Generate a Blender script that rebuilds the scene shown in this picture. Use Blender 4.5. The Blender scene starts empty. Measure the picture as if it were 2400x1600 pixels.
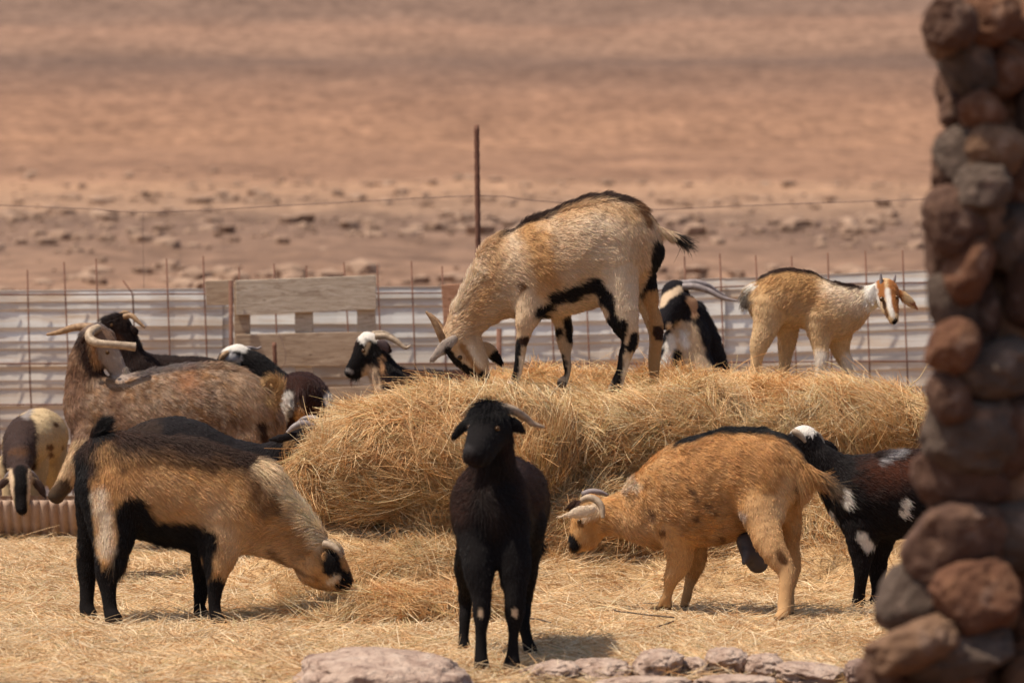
import bpy, math
import numpy as np
from mathutils import Vector

# ------------------------------------------------------------------ camera, sky, sun
scene = bpy.context.scene
CAM_H = 1.4
FPX = 9600.0                      # focal length in pixels of the 2400 px wide frame
TH = math.atan(254.0 / FPX)       # camera pitch (down)
cam_d = bpy.data.cameras.new('camera')
cam = bpy.data.objects.new('camera', cam_d)
scene.collection.objects.link(cam)
cam.location = (0, 0, CAM_H)
cam.rotation_euler = (math.pi / 2 - TH, 0, 0)
cam_d.sensor_width = 36.0
cam_d.lens = 144.0
cam_d.clip_start = 0.1
cam_d.clip_end = 3000.0
cam_d.dof.use_dof = True
cam_d.dof.focus_distance = 15.7
cam_d.dof.aperture_fstop = 4.2
scene.camera = cam

SUN = Vector((-0.40, -0.12, 0.91)).normalized()      # towards the sun
world = bpy.data.worlds.new("World")
scene.world = world
world.use_nodes = True
wn = world.node_tree
bg = wn.nodes['Background']
sky = wn.nodes.new('ShaderNodeTexSky')
sky.sky_type = 'NISHITA'
sky.sun_disc = False
sky.sun_elevation = math.asin(SUN.z)
sky.sun_rotation = math.atan2(SUN.x, SUN.y)
sky.dust_density = 3.0
sky.air_density = 0.9
wn.links.new(sky.outputs[0], bg.inputs[0])
bg.inputs[1].default_value = 0.10
sl = bpy.data.lights.new('sun', 'SUN')
sl.energy = 4.15
sl.angle = math.radians(1.0)
sl.color = (1.0, 0.885, 0.74)
so = bpy.data.objects.new('sun', sl)
scene.collection.objects.link(so)
so.rotation_euler = (-SUN).to_track_quat('-Z', 'Y').to_euler()
scene.view_settings.view_transform = 'Standard'
scene.view_settings.look = 'None'
scene.view_settings.exposure = 0.32
scene.view_settings.gamma = 1.0
scene.cycles.max_bounces = 6
scene.cycles.diffuse_bounces = 3

# ------------------------------------------------------------------ helpers
rng = np.random.default_rng(7)
COL = scene.collection
cT, sT = math.cos(TH), math.sin(TH)

def P(px, py, d):
    """point seen at a pixel of the 2400x1600 frame, d metres out along +Y"""
    X = (px - 1200) / FPX; Y = (800 - py) / FPX
    dx, dy, dz = X, cT + Y * sT, -sT + Y * cT
    s = d / dy
    return np.array([dx * s, d, CAM_H + dz * s])

def project(p):
    rel = p - np.array([0, 0, CAM_H])
    z = rel[:, 1] * cT - rel[:, 2] * sT
    u = rel[:, 1] * sT + rel[:, 2] * cT
    return 1200 + FPX * rel[:, 0] / z, 800 - FPX * u / z

def gd(py, z=0.0):
    """distance at which height z shows at row py"""
    return FPX * (CAM_H - z) / (py - 546.0)

def _h(i, j, k, s):
    n = (i * 374761393 + j * 668265263 + k * 2147483647 + s * 1274126177) & 0xFFFFFFFF
    n = ((n ^ (n >> 13)) * 1274126177) & 0xFFFFFFFF
    return ((n ^ (n >> 16)) & 0xFFFF) / 65535.0

def noise(p, scale, seed=0):
    q = np.asarray(p, dtype=np.float64) * scale
    i = np.floor(q).astype(np.int64); f = q - i
    f = f * f * (3 - 2 * f)
    r = 0
    for a in (0, 1):
        for b in (0, 1):
            for c in (0, 1):
                w = (f[..., 0] if a else 1 - f[..., 0]) * (f[..., 1] if b else 1 - f[..., 1]) * (f[..., 2] if c else 1 - f[..., 2])
                r = r + w * _h(i[..., 0] + a, i[..., 1] + b, i[..., 2] + c, seed)
    return r * 2 - 1

def fbm(p, scale, seed=0, o=3):
    r = 0; a = 1; t = 0
    for k in range(o):
        r = r + a * noise(p, scale * 2 ** k, seed + k); t += a; a *= .5
    return r / t

def tag(o, label=None, cat=None, group=None, kind=None):
    if label: o['label'] = label
    if cat: o['category'] = cat
    if group: o['group'] = group
    if kind: o['kind'] = kind
    return o

def mesh_obj(name, v, f, mat, parent=None, smooth=True, col=None):
    me = bpy.data.meshes.new(name)
    me.from_pydata([tuple(map(float, a)) for a in v] if not isinstance(v, np.ndarray) else v.tolist(), [],
                   f if not isinstance(f, np.ndarray) else f.tolist())
    if smooth:
        me.polygons.foreach_set('use_smooth', [True] * len(me.polygons))
    if col is not None:
        at = me.attributes.new('Coat', 'FLOAT_COLOR', 'POINT')
        c4 = np.ones((len(col), 4), np.float32); c4[:, :3] = col
        at.data.foreach_set('color', c4.ravel())
    me.update()
    o = bpy.data.objects.new(name, me)
    o.data.materials.append(mat)
    COL.objects.link(o)
    if parent is not None: o.parent = parent
    return o

def empty(name, loc=(0, 0, 0)):
    o = bpy.data.objects.new(name, None); COL.objects.link(o); o.location = loc
    o.empty_display_size = .1
    return o

class MB:
    def __init__(s): s.v = []; s.f = []
    def box(s, c, size, rot=None):
        import itertools
        b = len(s.v)
        for sx, sy, sz in itertools.product((-.5, .5), repeat=3):
            p = Vector((sx * size[0], sy * size[1], sz * size[2]))
            if rot is not None: p = rot @ p
            s.v.append(tuple(p + Vector(c)))
        for q in ((0, 1, 3, 2), (4, 6, 7, 5), (0, 4, 5, 1), (2, 3, 7, 6), (0, 2, 6, 4), (1, 5, 7, 3)):
            s.f.append(tuple(b + i for i in q))
    def tube(s, pts, rs, n=10, cap=True, ring=0.0):
        pts = [Vector(p) for p in pts]; b = len(s.v); up = None
        m = len(pts)
        for i, p in enumerate(pts):
            t = (pts[min(i + 1, m - 1)] - pts[max(i - 1, 0)]).normalized()
            if up is None:
                up = t.orthogonal().normalized()
            up = (up - t * up.dot(t)).normalized(); w = t.cross(up)
            r = rs[i] * (1 + ring * (i % 2))
            for k in range(n):
                a = 2 * math.pi * k / n
                s.v.append(tuple(p + (up * math.cos(a) + w * math.sin(a)) * r))
        for i in range(m - 1):
            for k in range(n):
                s.f.append((b + i * n + k, b + i * n + (k + 1) % n, b + (i + 1) * n + (k + 1) % n, b + (i + 1) * n + k))
        if cap:
            s.f.append(tuple(b + k for k in range(n))[::-1]); s.f.append(tuple(b + (m - 1) * n + k for k in range(n)))
    def build(s, name, mat, parent=None, smooth=False, bevel=0):
        o = mesh_obj(name, s.v, s.f, mat, parent, smooth)
        if bevel:
            m = o.modifiers.new('bevel', 'BEVEL'); m.width = bevel; m.segments = 2; m.limit_method = 'ANGLE'
        return o

def catmull(pts, n):
    pts = np.asarray(pts, float)
    if len(pts) < 3 or n <= 1: 
        return pts if n <= 1 else np.array([pts[0] + (pts[-1] - pts[0]) * t for t in np.linspace(0, 1, n + 1)])
    P0 = np.vstack([2 * pts[0] - pts[1], pts, 2 * pts[-1] - pts[-2]])
    out = []
    for i in range(1, len(P0) - 2):
        a, b, c, d = P0[i - 1], P0[i], P0[i + 1], P0[i + 2]
        for t in np.arange(n) / n:
            out.append(.5 * ((2 * b) + (-a + c) * t + (2 * a - 5 * b + 4 * c - d) * t * t + (-a + 3 * b - 3 * c + d) * t ** 3))
    out.append(P0[-2])
    return np.array(out)

# -------- materials
def nmat(name):
    m = bpy.data.materials.new(name); m.use_nodes = True
    nt = m.node_tree; b = nt.nodes['Principled BSDF']
    b.inputs['Roughness'].default_value = .85
    b.inputs['Specular IOR Level'].default_value = .25
    return m, nt, b

def ramp(nt, fac, stops):
    r = nt.nodes.new('ShaderNodeValToRGB')
    e = r.color_ramp.elements
    while len(e) < len(stops): e.new(.5)
    for k, (p, c) in enumerate(stops):
        e[k].position = p; e[k].color = (*c, 1)
    nt.links.new(fac, r.inputs[0]); return r.outputs[0]

def tex(nt, scale, detail=4, stretch=(1, 1, 1), rough=.6, kind='noise', dist=0):
    tc = nt.nodes.new('ShaderNodeTexCoord'); mp = nt.nodes.new('ShaderNodeMapping')
    mp.inputs['Scale'].default_value = stretch
    nt.links.new(tc.outputs['Object'], mp.inputs[0])
    if kind == 'noise':
        n = nt.nodes.new('ShaderNodeTexNoise'); n.inputs['Detail'].default_value = detail
        n.inputs['Roughness'].default_value = rough; n.inputs['Distortion'].default_value = dist
    else:
        n = nt.nodes.new('ShaderNodeTexVoronoi')
    n.inputs['Scale'].default_value = scale
    nt.links.new(mp.outputs[0], n.inputs['Vector'])
    return n.outputs['Fac'] if kind == 'noise' else n.outputs['Distance']

def mixc(nt, a, b, fac, mode='MIX'):
    m = nt.nodes.new('ShaderNodeMix'); m.data_type = 'RGBA'; m.blend_type = mode
    for sock, val in ((m.inputs[6], a), (m.inputs[7], b), (m.inputs[0], fac)):
        if isinstance(val, (int, float)): sock.default_value = val
        elif isinstance(val, tuple): sock.default_value = (*val, 1)
        else: nt.links.new(val, sock)
    return m.outputs[2]

def bump(nt, b, h, strength=.5, dist=.01):
    n = nt.nodes.new('ShaderNodeBump'); n.inputs['Strength'].default_value = strength; n.inputs['Distance'].default_value = dist
    nt.links.new(h, n.inputs['Height']); nt.links.new(n.outputs[0], b.inputs['Normal'])

def attr_mat(name, rough=.75, spec=.2, sheen=0, mul=None):
    m, nt, b = nmat(name)
    a = nt.nodes.new('ShaderNodeAttribute'); a.attribute_name = 'Coat'
    out = a.outputs['Color']
    if mul is not None: out = mixc(nt, out, mul, 1.0, 'MULTIPLY')
    nt.links.new(out, b.inputs['Base Color'])
    b.inputs['Roughness'].default_value = rough; b.inputs['Specular IOR Level'].default_value = spec
    return m
M_SKIN = attr_mat('coat_under', .9, .1)
M_FUR = attr_mat('fur', .6, .22)
M_STRAW = attr_mat('straw', .55, .35)

def noisy(name, stops, scale=6, detail=5, stretch=(1, 1, 1), rough=.85, bs=.4, bd=.01, bscale=None, metallic=0, dist=0):
    m, nt, b = nmat(name)
    t = tex(nt, scale, detail, stretch, dist=dist)
    nt.links.new(ramp(nt, t, stops), b.inputs['Base Color'])
    b.inputs['Roughness'].default_value = rough; b.inputs['Metallic'].default_value = metallic
    if bs: bump(nt, b, tex(nt, bscale or scale * 3, 6, stretch), bs, bd)
    return m
M_HORN = noisy('horn_pale', [(.35, (.26, .19, .13)), (.65, (.47, .36, .25))], 40, 3, rough=.5, bs=.3, bd=.002)
M_HORN_TAN = noisy('horn_tan', [(.35, (.20, .115, .06)), (.65, (.38, .24, .13))], 40, 3, rough=.5, bs=.3, bd=.002)
M_HORN_GREY = noisy('horn_grey', [(.3, (.17, .14, .13)), (.7, (.33, .28, .27))], 30, 3, rough=.5, bs=.3, bd=.002)
M_EYE, _nt, _b = nmat('eye_dark'); _b.inputs['Base Color'].default_value = (.07, .035, .012, 1); _b.inputs['Roughness'].default_value = .12
M_UDDER = noisy('udder_skin', [(.3, (.045, .036, .036)), (.7, (.085, .068, .066))], 12, 3, rough=.6, bs=.3, bd=.004)
M_RUST = noisy('rusty_steel', [(.3, (.10, .045, .03)), (.7, (.21, .10, .065))], 40, 4, rough=.8, bs=.4, bd=.002)
M_WIRE = noisy('wire_steel', [(.3, (.16, .10, .08)), (.7, (.28, .19, .15))], 40, 2, rough=.7, bs=0)

# ------------------------------------------------------------------ implicit surfaces -> mesh
def surface_nets(vol, org, h):
    ins = vol < 0
    nx, ny, nz = vol.shape
    s = ins[:-1, :-1, :-1].astype(np.int8)
    cnt = np.zeros((nx - 1, ny - 1, nz - 1), np.int8)
    offs = [(a, b, c) for a in (0, 1) for b in (0, 1) for c in (0, 1)]
    for a, b, c in offs:
        cnt += ins[a:nx - 1 + a, b:ny - 1 + b, c:nz - 1 + c]
    act = np.argwhere((cnt > 0) & (cnt < 8))
    idx = -np.ones((nx - 1, ny - 1, nz - 1), np.int64)
    idx[act[:, 0], act[:, 1], act[:, 2]] = np.arange(len(act))
    vals = np.stack([vol[act[:, 0] + a, act[:, 1] + b, act[:, 2] + c] for a, b, c in offs], 1).astype(np.float64)
    acc = np.zeros((len(act), 3)); n = np.zeros(len(act))
    O = np.array(offs, float)
    for i in range(8):
        for j in range(i + 1, 8):
            if np.abs(O[i] - O[j]).sum() != 1: continue
            va, vb = vals[:, i], vals[:, j]
            m = (va < 0) != (vb < 0)
            t = np.where(m, va / np.where(m, va - vb, 1), 0)
            acc += np.where(m[:, None], O[i] + t[:, None] * (O[j] - O[i]), 0); n += m
    V = org + (act + acc / n[:, None]) * h
    F = []
    for ax in range(3):
        sl0 = [slice(None)] * 3; sl1 = [slice(None)] * 3
        sl0[ax] = slice(0, -1); sl1[ax] = slice(1, None)
        A = ins[tuple(sl0)]; B = ins[tuple(sl1)]
        e = np.argwhere(A != B)
        b1, b2 = [(1, 2), (2, 0), (0, 1)][ax]
        e = e[(e[:, b1] > 0) & (e[:, b2] > 0) & (e[:, b1] < vol.shape[b1] - 1) & (e[:, b2] < vol.shape[b2] - 1)]
        fl = A[e[:, 0], e[:, 1], e[:, 2]]
        q = []
        for d1, d2 in ((0, 0), (-1, 0), (-1, -1), (0, -1)):
            c = e.copy(); c[:, b1] += d1; c[:, b2] += d2
            q.append(idx[c[:, 0], c[:, 1], c[:, 2]])
        q = np.stack(q, 1)
        q[~fl] = q[~fl][:, ::-1]
        F.append(q)
    F = np.vstack(F); F = F[(F >= 0).all(1)]
    return V, F

def normals(V, F):
    a = V[F[:, 2]] - V[F[:, 0]]; b = V[F[:, 3]] - V[F[:, 1]]
    fn = np.cross(a, b)
    vn = np.zeros_like(V)
    for k in range(4): np.add.at(vn, F[:, k], fn)
    vn /= np.linalg.norm(vn, axis=1)[:, None] + 1e-12
    return vn, np.linalg.norm(fn, axis=1) * .5

def seg_dist(q, a, b, ra, rb):
    ba = b - a; L = (ba * ba).sum() + 1e-12
    t = np.clip(((q - a) @ ba) / L, 0, 1)
    return np.linalg.norm(q - a - t[..., None] * ba, axis=-1) - (ra + (rb - ra) * t)

def build_sdf(chains, h, warp=None, wband=.12):
    """chains: dicts pts (n,3) world, r (n), k blend, n (squash axis), f (squash factor), ctr"""
    allp = np.vstack([c['pts'] for c in chains]); allr = np.concatenate([c['r'] for c in chains])
    pad = 4 * h
    lo = (allp - allr[:, None] * 1.7).min(0) - pad; hi = (allp + allr[:, None] * 1.7).max(0) + pad
    N = np.ceil((hi - lo) / h).astype(int) + 1
    vol = np.full(N, .2, np.float32)
    own = np.zeros(N, np.int16)
    ax = [lo[i] + np.arange(N[i]) * h for i in range(3)]
    for ci, c in enumerate(chains):
        pts, r, k, f = c['pts'], c['r'], c.get('k', .03), c.get('f', 1.0)
        nv = np.asarray(c.get('n', (0, 1, 0)), float); nv = nv / np.linalg.norm(nv)
        ext = r[:, None] * max(1, f) + k + 3 * h
        l = np.clip(((pts - ext).min(0) - lo) / h, 0, N - 1).astype(int); u = np.clip(((pts + ext).max(0) - lo) / h + 1, 1, N).astype(int)
        sl = tuple(slice(l[i], u[i]) for i in range(3))
        G = np.stack(np.meshgrid(*[ax[i][sl[i]] for i in range(3)], indexing='ij'), -1)
        d = None
        for i in range(len(pts) - 1):
            a, b = pts[i], pts[i + 1]
            q = G
            if f != 1.0:      # measure in a space squashed about the segment
                ctr = (a + b) / 2
                al = (G - ctr) @ nv
                q = G + (al * (1 / f - 1))[..., None] * nv
                aa = a + ((a - ctr) @ nv) * (1 / f - 1) * nv; bb = b + ((b - ctr) @ nv) * (1 / f - 1) * nv
            else: aa, bb = a, b
            di = seg_dist(q, aa, bb, r[i], r[i + 1])
            d = di if d is None else np.minimum(d, di)
        v = vol[sl]; o = own[sl]
        o[d < v] = ci
        hh = np.clip(.5 + .5 * (v - d) / k, 0, 1)
        vol[sl] = v * (1 - hh) + d * hh - k * hh * (1 - hh)
    if warp is not None:
        G = np.stack(np.meshgrid(*ax, indexing='ij'), -1)
        near = np.abs(vol) < wband
        vol[near] += warp(G[near]).astype(np.float32)
    V, F = surface_nets(vol, lo, h)
    ii = np.clip(np.round((V - lo) / h).astype(int), 0, N - 1)
    return V, F, own[ii[:, 0], ii[:, 1], ii[:, 2]]

def make_curves(name, pts, rad, col, mat, parent=None):
    """pts (N,K,3) rad (N,K) col (N,3)"""
    N, K = pts.shape[:2]
    cu = bpy.data.hair_curves.new(name)
    cu.add_curves([K] * N)
    cu.position_data.foreach_set('vector', pts.astype(np.float32).ravel())
    at = cu.attributes.get('radius') or cu.attributes.new('radius', 'FLOAT', 'POINT')
    at.data.foreach_set('value', rad.astype(np.float32).ravel())
    ca = cu.attributes.new('Coat', 'FLOAT_COLOR', 'CURVE')
    c4 = np.ones((N, 4), np.float32); c4[:, :3] = np.clip(col, 0.002, .95)
    ca.data.foreach_set('color', c4.ravel())
    cu.materials.append(mat)
    o = bpy.data.objects.new(name, cu); COL.objects.link(o)
    if parent is not None: o.parent = parent
    return o

def sample_surface(V, F, vn, area, n, rg):
    fi = rg.choice(len(F), n, p=area / area.sum())
    u, v = rg.random(n), rg.random(n)
    q = F[fi]
    w = np.stack([(1 - u) * (1 - v), u * (1 - v), u * v, (1 - u) * v], 1)
    p = (V[q] * w[..., None]).sum(1); nn = (vn[q] * w[..., None]).sum(1)
    nn /= np.linalg.norm(nn, axis=1)[:, None] + 1e-12
    return p, nn, q[:, 0]

def poly_dist(x, y, pl):
    pl = np.asarray(pl, float)
    if len(pl) == 1: return np.hypot(x - pl[0, 0], y - pl[0, 1])
    d = np.full(len(x), 1e9)
    for a, b in zip(pl[:-1], pl[1:]):
        ba = b - a
        t = np.clip(((x - a[0]) * ba[0] + (y - a[1]) * ba[1]) / (ba @ ba + 1e-9), 0, 1)
        d = np.minimum(d, np.hypot(x - a[0] - t * ba[0], y - a[1] - t * ba[1]))
    return d

# ------------------------------------------------------------------ coat palette
CREAM = (.68, .50, .33); PALE = (.76, .62, .46); WHITE = (.80, .74, .66)
TAN = (.50, .28, .12); ORANGE = (.44, .21, .075); BROWN = (.16, .075, .032)
DARK = (.040, .019, .012); BLACK = (.010, .008, .008); SOFTBLACK = (.016, .012, .012); GREY = (.28, .24, .22)

def paint(p, d0, base, ops, mott, seed, top=None):
    x, y = project(p)
    dep = p[:, 1] - d0
    c = np.tile(np.array(base, float), (len(p), 1))
    for (amt, sc, colr) in mott:          # mottling of the coat itself
        m = np.clip(fbm(p, sc, seed + 11 + int(sc)) * 2.6 + .45, 0, 1) * amt
        c = c * (1 - m[:, None]) + np.array(colr) * m[:, None]
    jit = fbm(p, 28, seed) * 1.0
    jit2 = fbm(p, 90, seed + 5)
    for op in ops:
        colr, pl, rad, soft = op[:4]
        opt = op[4] if len(op) > 4 else {}
        if opt.get('spine'):        # a stripe that follows the topline between two columns
            d = np.maximum(y - np.interp(x, *top), np.maximum(pl[0] - x, x - pl[1]) * .35)
        else:
            d = poly_dist(x, y, pl)
        d = d + jit * opt.get('j', 9) + jit2 * opt.get('j2', 6)
        m = np.clip((rad - d) / soft + .5, 0, 1)
        m = m * opt.get('a', 1)
        if 'near' in opt: m = m * (dep < opt['near'])
        if 'far' in opt: m = m * (dep > opt['far'])
        c = c * (1 - m[:, None]) + np.array(colr) * m[:, None]
    return c

def goat(label, d0, chains, base, ops=(), mott=(), horns=(), eyes=(), tufts=(), hair=20000, vox=.0075, seed=1,
         extra=None, hlen=1.0, udder=None, bumpy=1.0, snap=False, legs=1.0, group='goats around the hay pile'):
    rg = np.random.default_rng(seed * 31 + 5)
    C = []; hl = []
    for ch in chains:
        nm, pts = ch[0], ch[1]
        opt = ch[2] if len(ch) > 2 else {}
        dy0 = opt.get('dy', 0)
        kind = nm.split('_')[0]
        L = []
        for t in pts:
            q = len(L)
            dyk = dy0 * ((.6, .8)[q] if kind == 'leg' and q < 2 else 1)
            dd = d0 + dyk + (t[3] if len(t) > 3 else 0)
            w = P(t[0], t[1], dd)
            if snap and kind == 'leg':      # slide the foot along its sight line until it stands on the straw
                e = pts[-1]
                dl = np.clip(gd(e[1] + e[2] * .85, .012) - (d0 + dy0), -.35, .35)
                w = P(t[0], t[1], dd + dl * (q / (len(pts) - 1)) ** 1.2)
            rk = (.95, 1.0, 1.04)[min(q, 2)] * legs if kind == 'leg' else 1
            thin = dict(torso=.007, neck=.006, leg=.003, tail=.003).get(kind, 0)
            L.append((*w, max(t[2] * dd / FPX * rk - thin, .004)))
        sub = catmull(L, 4 if len(L) > 2 else 1)
        dflt = dict(torso=(.05, .80, .017), neck=(.05, .74, .018), head=(.022, .72, .009), leg=(.032, .8, .011),
                    tail=(.02, .9, .045), ear=(.008, .34, .008), muz=(.015, .8, .006))[kind]
        C.append(dict(pts=sub[:, :3], r=np.maximum(sub[:, 3], .004), k=opt.get('k', dflt[0]), f=opt.get('f', dflt[1]), n=opt.get('n', (0, 1, 0))))
        hl.append(opt.get('hl', dflt[2]) * (-1 if kind == 'leg' else 1))
    V, F, own = build_sdf(C, vox, lambda g: (.0055 * noise(g * np.array([1, 1, .7]), 13, seed) + .0025 * noise(g, 31, seed + 1)) * bumpy, .035)
    V = V + 0
    vn, area = normals(V, F)
    vx_, vy_ = project(V)
    bx = np.arange(vx_.min(), vx_.max(), 8.0)
    by = np.array([vy_[np.abs(vx_ - q) < 8].min() for q in bx])
    top = (bx, np.convolve(np.pad(by, 2, mode='edge'), np.ones(5) / 5, 'valid'))
    col = paint(V, d0, base, ops, mott, seed, top)
    feet = [(c['pts'][-1], c['r'][-1]) for c, ch in zip(C, chains) if ch[0].startswith('leg')]
    def hoof(q):
        m = np.zeros(len(q))
        for fp, fr in feet:
            m = np.maximum(m, (np.linalg.norm(q - fp, axis=1) < fr * 1.7) * (q[:, 2] < fp[2] + fr * .25))
        return m
    hm = hoof(V)[:, None]
    col = col * (1 - hm) + (.25 * col + .75 * np.array((.06, .042, .03))) * hm
    body = mesh_obj('goat', V, F, M_SKIN, None, True, col * .8)
    tag(body, label, 'goat', group)
    # fur
    hair = int(hair * 2.1)
    p, nn, vi = sample_surface(V, F, vn, area, hair, rg)
    o = own[vi]
    flow = np.zeros_like(p); ln = np.zeros(len(p))
    for ci, c in enumerate(C):
        m = o == ci
        if not m.any(): continue
        q = p[m]; best = np.full(len(q), 1e9); fl = np.zeros_like(q); tt = np.zeros(len(q))
        for i in range(len(c['pts']) - 1):
            a, b = c['pts'][i], c['pts'][i + 1]; ba = b - a; L2 = ba @ ba + 1e-12
            t = np.clip(((q - a) @ ba) / L2, 0, 1)
            dd = np.linalg.norm(q - a - t[:, None] * ba, axis=1)
            u = dd < best; best[u] = dd[u]; fl[u] = ba / math.sqrt(L2); tt[u] = (i + t[u]) / (len(c['pts']) - 1)
        flow[m] = fl
        l = abs(hl[ci]) * np.ones(len(q))
        if hl[ci] < 0: l *= np.clip(1.35 - 1.1 * tt, .15, 1) 
        ln[m] = l
    g = np.array([0, 0, -1.0])
    dirn = flow * .8 + g * .45 + .35 * np.stack([fbm(p, 9, seed + s, 2) for s in (1, 2, 3)], 1)
    dirn -= (dirn * nn).sum(1)[:, None] * nn
    dirn /= np.linalg.norm(dirn, axis=1)[:, None] + 1e-9
    lift = np.full(len(p), .42)
    x, y = project(p)
    for pl, rad, lg, lf in tufts:
        m = poly_dist(x, y, pl) < rad
        ln[m] = lg; lift[m] = lf
    ln = ln * (1 - .85 * hoof(p))
    ln = ln * hlen * rg.uniform(.55, 1.25, len(p)) * (1 + .3 * fbm(p, 30, seed + 8, 2))
    dv = dirn + nn * (lift * rg.uniform(.5, 1.4, len(p)))[:, None] + rg.normal(0, .24, p.shape)
    dv /= np.linalg.norm(dv, axis=1)[:, None]
    s = np.linspace(0, 1, 4)
    pts = p[:, None, :] - nn[:, None, :] * .002 + dv[:, None, :] * (s[None, :, None] * ln[:, None, None]) \
        + (dirn * .4 - nn * .22 + g * .12)[:, None, :] * ((s ** 2)[None, :, None] * ln[:, None, None])
    hc = paint(p, d0, base, ops, mott, seed, top)
    hc = hc * rg.uniform(.7, 1.3, len(p))[:, None] * (1 + .16 * fbm(p, 60, seed + 3))[:, None] * np.exp(rg.normal(0, .04, hc.shape))
    rr = .00072 * d0 / 15 * np.array([1, .95, .7, .25])[None, :] * rg.uniform(.7, 1.3, len(p))[:, None]
    fur = make_curves('fur', pts, rr, hc, M_FUR, body)
    for hn in horns:
        mat, pts_ = hn[0], hn[1]
        L = [(*P(t[0], t[1], d0 + t[3]), t[2] * (d0 + t[3]) / FPX) for t in pts_]
        sb = catmull(L, 11)
        m = MB(); m.tube(sb[:, :3], sb[:, 3], 12, ring=.14); m.build('horn', mat, body, True)
    for e in eyes:
        c = P(e[0], e[1], d0 + e[3]); r = e[2] * d0 / FPX
        ball(c, r, 'eye', M_EYE, body)
    if udder:
        U = []
        for pts_ in udder:
            L = catmull([(*P(t[0], t[1], d0 + t[3]), t[2] * d0 / FPX) for t in pts_], 4)
            U.append(dict(pts=L[:, :3], r=L[:, 3], k=.02, f=.95))
        v, f, _ = build_sdf(U, .006)
        mesh_obj('udder', v, f, M_UDDER, body)
    return body

def ball(c, r, name, mat, parent=None, n=10):
    v = []; f = []
    for i in range(1, n):
        for j in range(2 * n):
            a = math.pi * i / n; b = math.pi * j / n
            v.append((c[0] + r * math.sin(a) * math.cos(b), c[1] + r * math.sin(a) * math.sin(b), c[2] + r * math.cos(a)))
    k = 2 * n
    for i in range(n - 2):
        for j in range(k):
            f.append((i * k + j, (i + 1) * k + j, (i + 1) * k + (j + 1) % k, i * k + (j + 1) % k))
    f.append(tuple(range(k - 1, -1, -1))[::-1]); f.append(tuple((n - 2) * k + j for j in range(k))[::-1])
    return mesh_obj(name, v, f, mat, parent)

# ------------------------------------------------------------------ ground and hillside
def apron(x, y):
    s = np.clip((y - 15.5) / .95, 0, 1); s = s * s * (3 - 2 * s)
    e = np.clip((x + 1.45) / .8, 0, 1) * np.clip((2.6 - x) / .8, 0, 1)
    e = e * e * (3 - 2 * e)
    back = np.clip((19.6 - y) / 1.0, 0, 1)
    return .27 * s * e * back

def litter_h(x, y):
    p = np.stack([x, y, np.zeros_like(x)], -1)
    return apron(x, y) * (1 + .35 * fbm(p, 4.5, 6)) - .004 + .012 * fbm(p, 2.2, 3) + .010 * fbm(p, 9, 5)

def grid(x0, x1, nx, ys, hf):
    xs = np.linspace(x0, x1, nx); ys = np.asarray(ys)
    X, Y = np.meshgrid(xs, ys, indexing='ij')
    Z = hf(X, Y)
    V = np.stack([X, Y, Z], -1).reshape(-1, 3)
    i, j = np.meshgrid(np.arange(nx - 1), np.arange(len(ys) - 1), indexing='ij')
    a = (i * len(ys) + j).ravel()
    F = np.stack([a, a + len(ys), a + len(ys) + 1, a + 1], 1)
    return V, F

def terrain_h(X, Y):
    z = np.interp(Y, [-60, 24, 45, 120, 150, 320, 700, 2500], [0, 0, .85, 2.82, 4.6, 26, 90, 330])
    p = np.stack([X, Y, np.zeros_like(X)], -1)
    r = np.clip((Y - 24) / 20, 0, 1)
    z = z + r * .12 * fbm(p, .11, 9) + r * .16 * fbm(p * np.array([1, .6, 1]), .9, 4)
    far = np.clip((Y - 130) / 60, 0, 1)
    z = z + far * (1.1 * fbm(p * np.array([.35, 1, 1]), .03, 12) + 3 * far * fbm(p, .008, 14) * np.clip((Y - 150) / 200, 0, 1))
    return z
m, nt, b = nmat('arid_ground')
geo = nt.nodes.new('ShaderNodeNewGeometry'); sep = nt.nodes.new('ShaderNodeSeparateXYZ')
nt.links.new(geo.outputs['Position'], sep.inputs[0])
mr = nt.nodes.new('ShaderNodeMapRange'); mr.inputs[1].default_value = 24; mr.inputs[2].default_value = 330
nt.links.new(sep.outputs['Y'], mr.inputs[0])
nz = tex(nt, .06, 6, (.6, 1, 1))
ad = nt.nodes.new('ShaderNodeMath'); ad.operation = 'MULTIPLY_ADD'; ad.inputs[1].default_value = .07; 
nt.links.new(nz, ad.inputs[0]); 
sb = nt.nodes.new('ShaderNodeMath'); sb.operation = 'SUBTRACT'; sb.inputs[1].default_value = .035
nt.links.new(mr.outputs[0], sb.inputs[0]); nt.links.new(sb.outputs[0], ad.inputs[2])
band = ramp(nt, ad.outputs[0], [(.0, (.22, .14, .10)), (.08, (.27, .18, .13)), (.155, (.19, .13, .10)), (.20, (.33, .23, .165)),
                                (.30, (.40, .265, .18)), (.335, (.28, .175, .12)), (.41, (.315, .195, .13)), (.47, (.285, .175, .12)), (.52, (.20, .13, .098)),
                                (.555, (.165, .112, .088)), (.60, (.27, .18, .135)), (.62, (.30, .195, .145)), (.64, (.21, .145, .115)), (1, (.2, .14, .11))])
patch = ramp(nt, tex(nt, .22, 9, (.8, .7, 1), .72), [(.38, (.66, .62, .60)), (.60, (1.22, 1.2, 1.18))])
band = mixc(nt, band, (.86, .79, .70), 1.0, 'MULTIPLY')
c1 = mixc(nt, band, patch, .5, 'MULTIPLY')
fine = ramp(nt, tex(nt, 1.5, 8, (1, .6, 1), .75), [(.38, (.50, .45, .42)), (.60, (1.25, 1.22, 1.2))])
nt.links.new(mixc(nt, c1, fine, .8, 'MULTIPLY'), b.inputs['Base Color'])
bump(nt, b, tex(nt, 1.2, 8), .6, .12)
M_LAND = m
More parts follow.
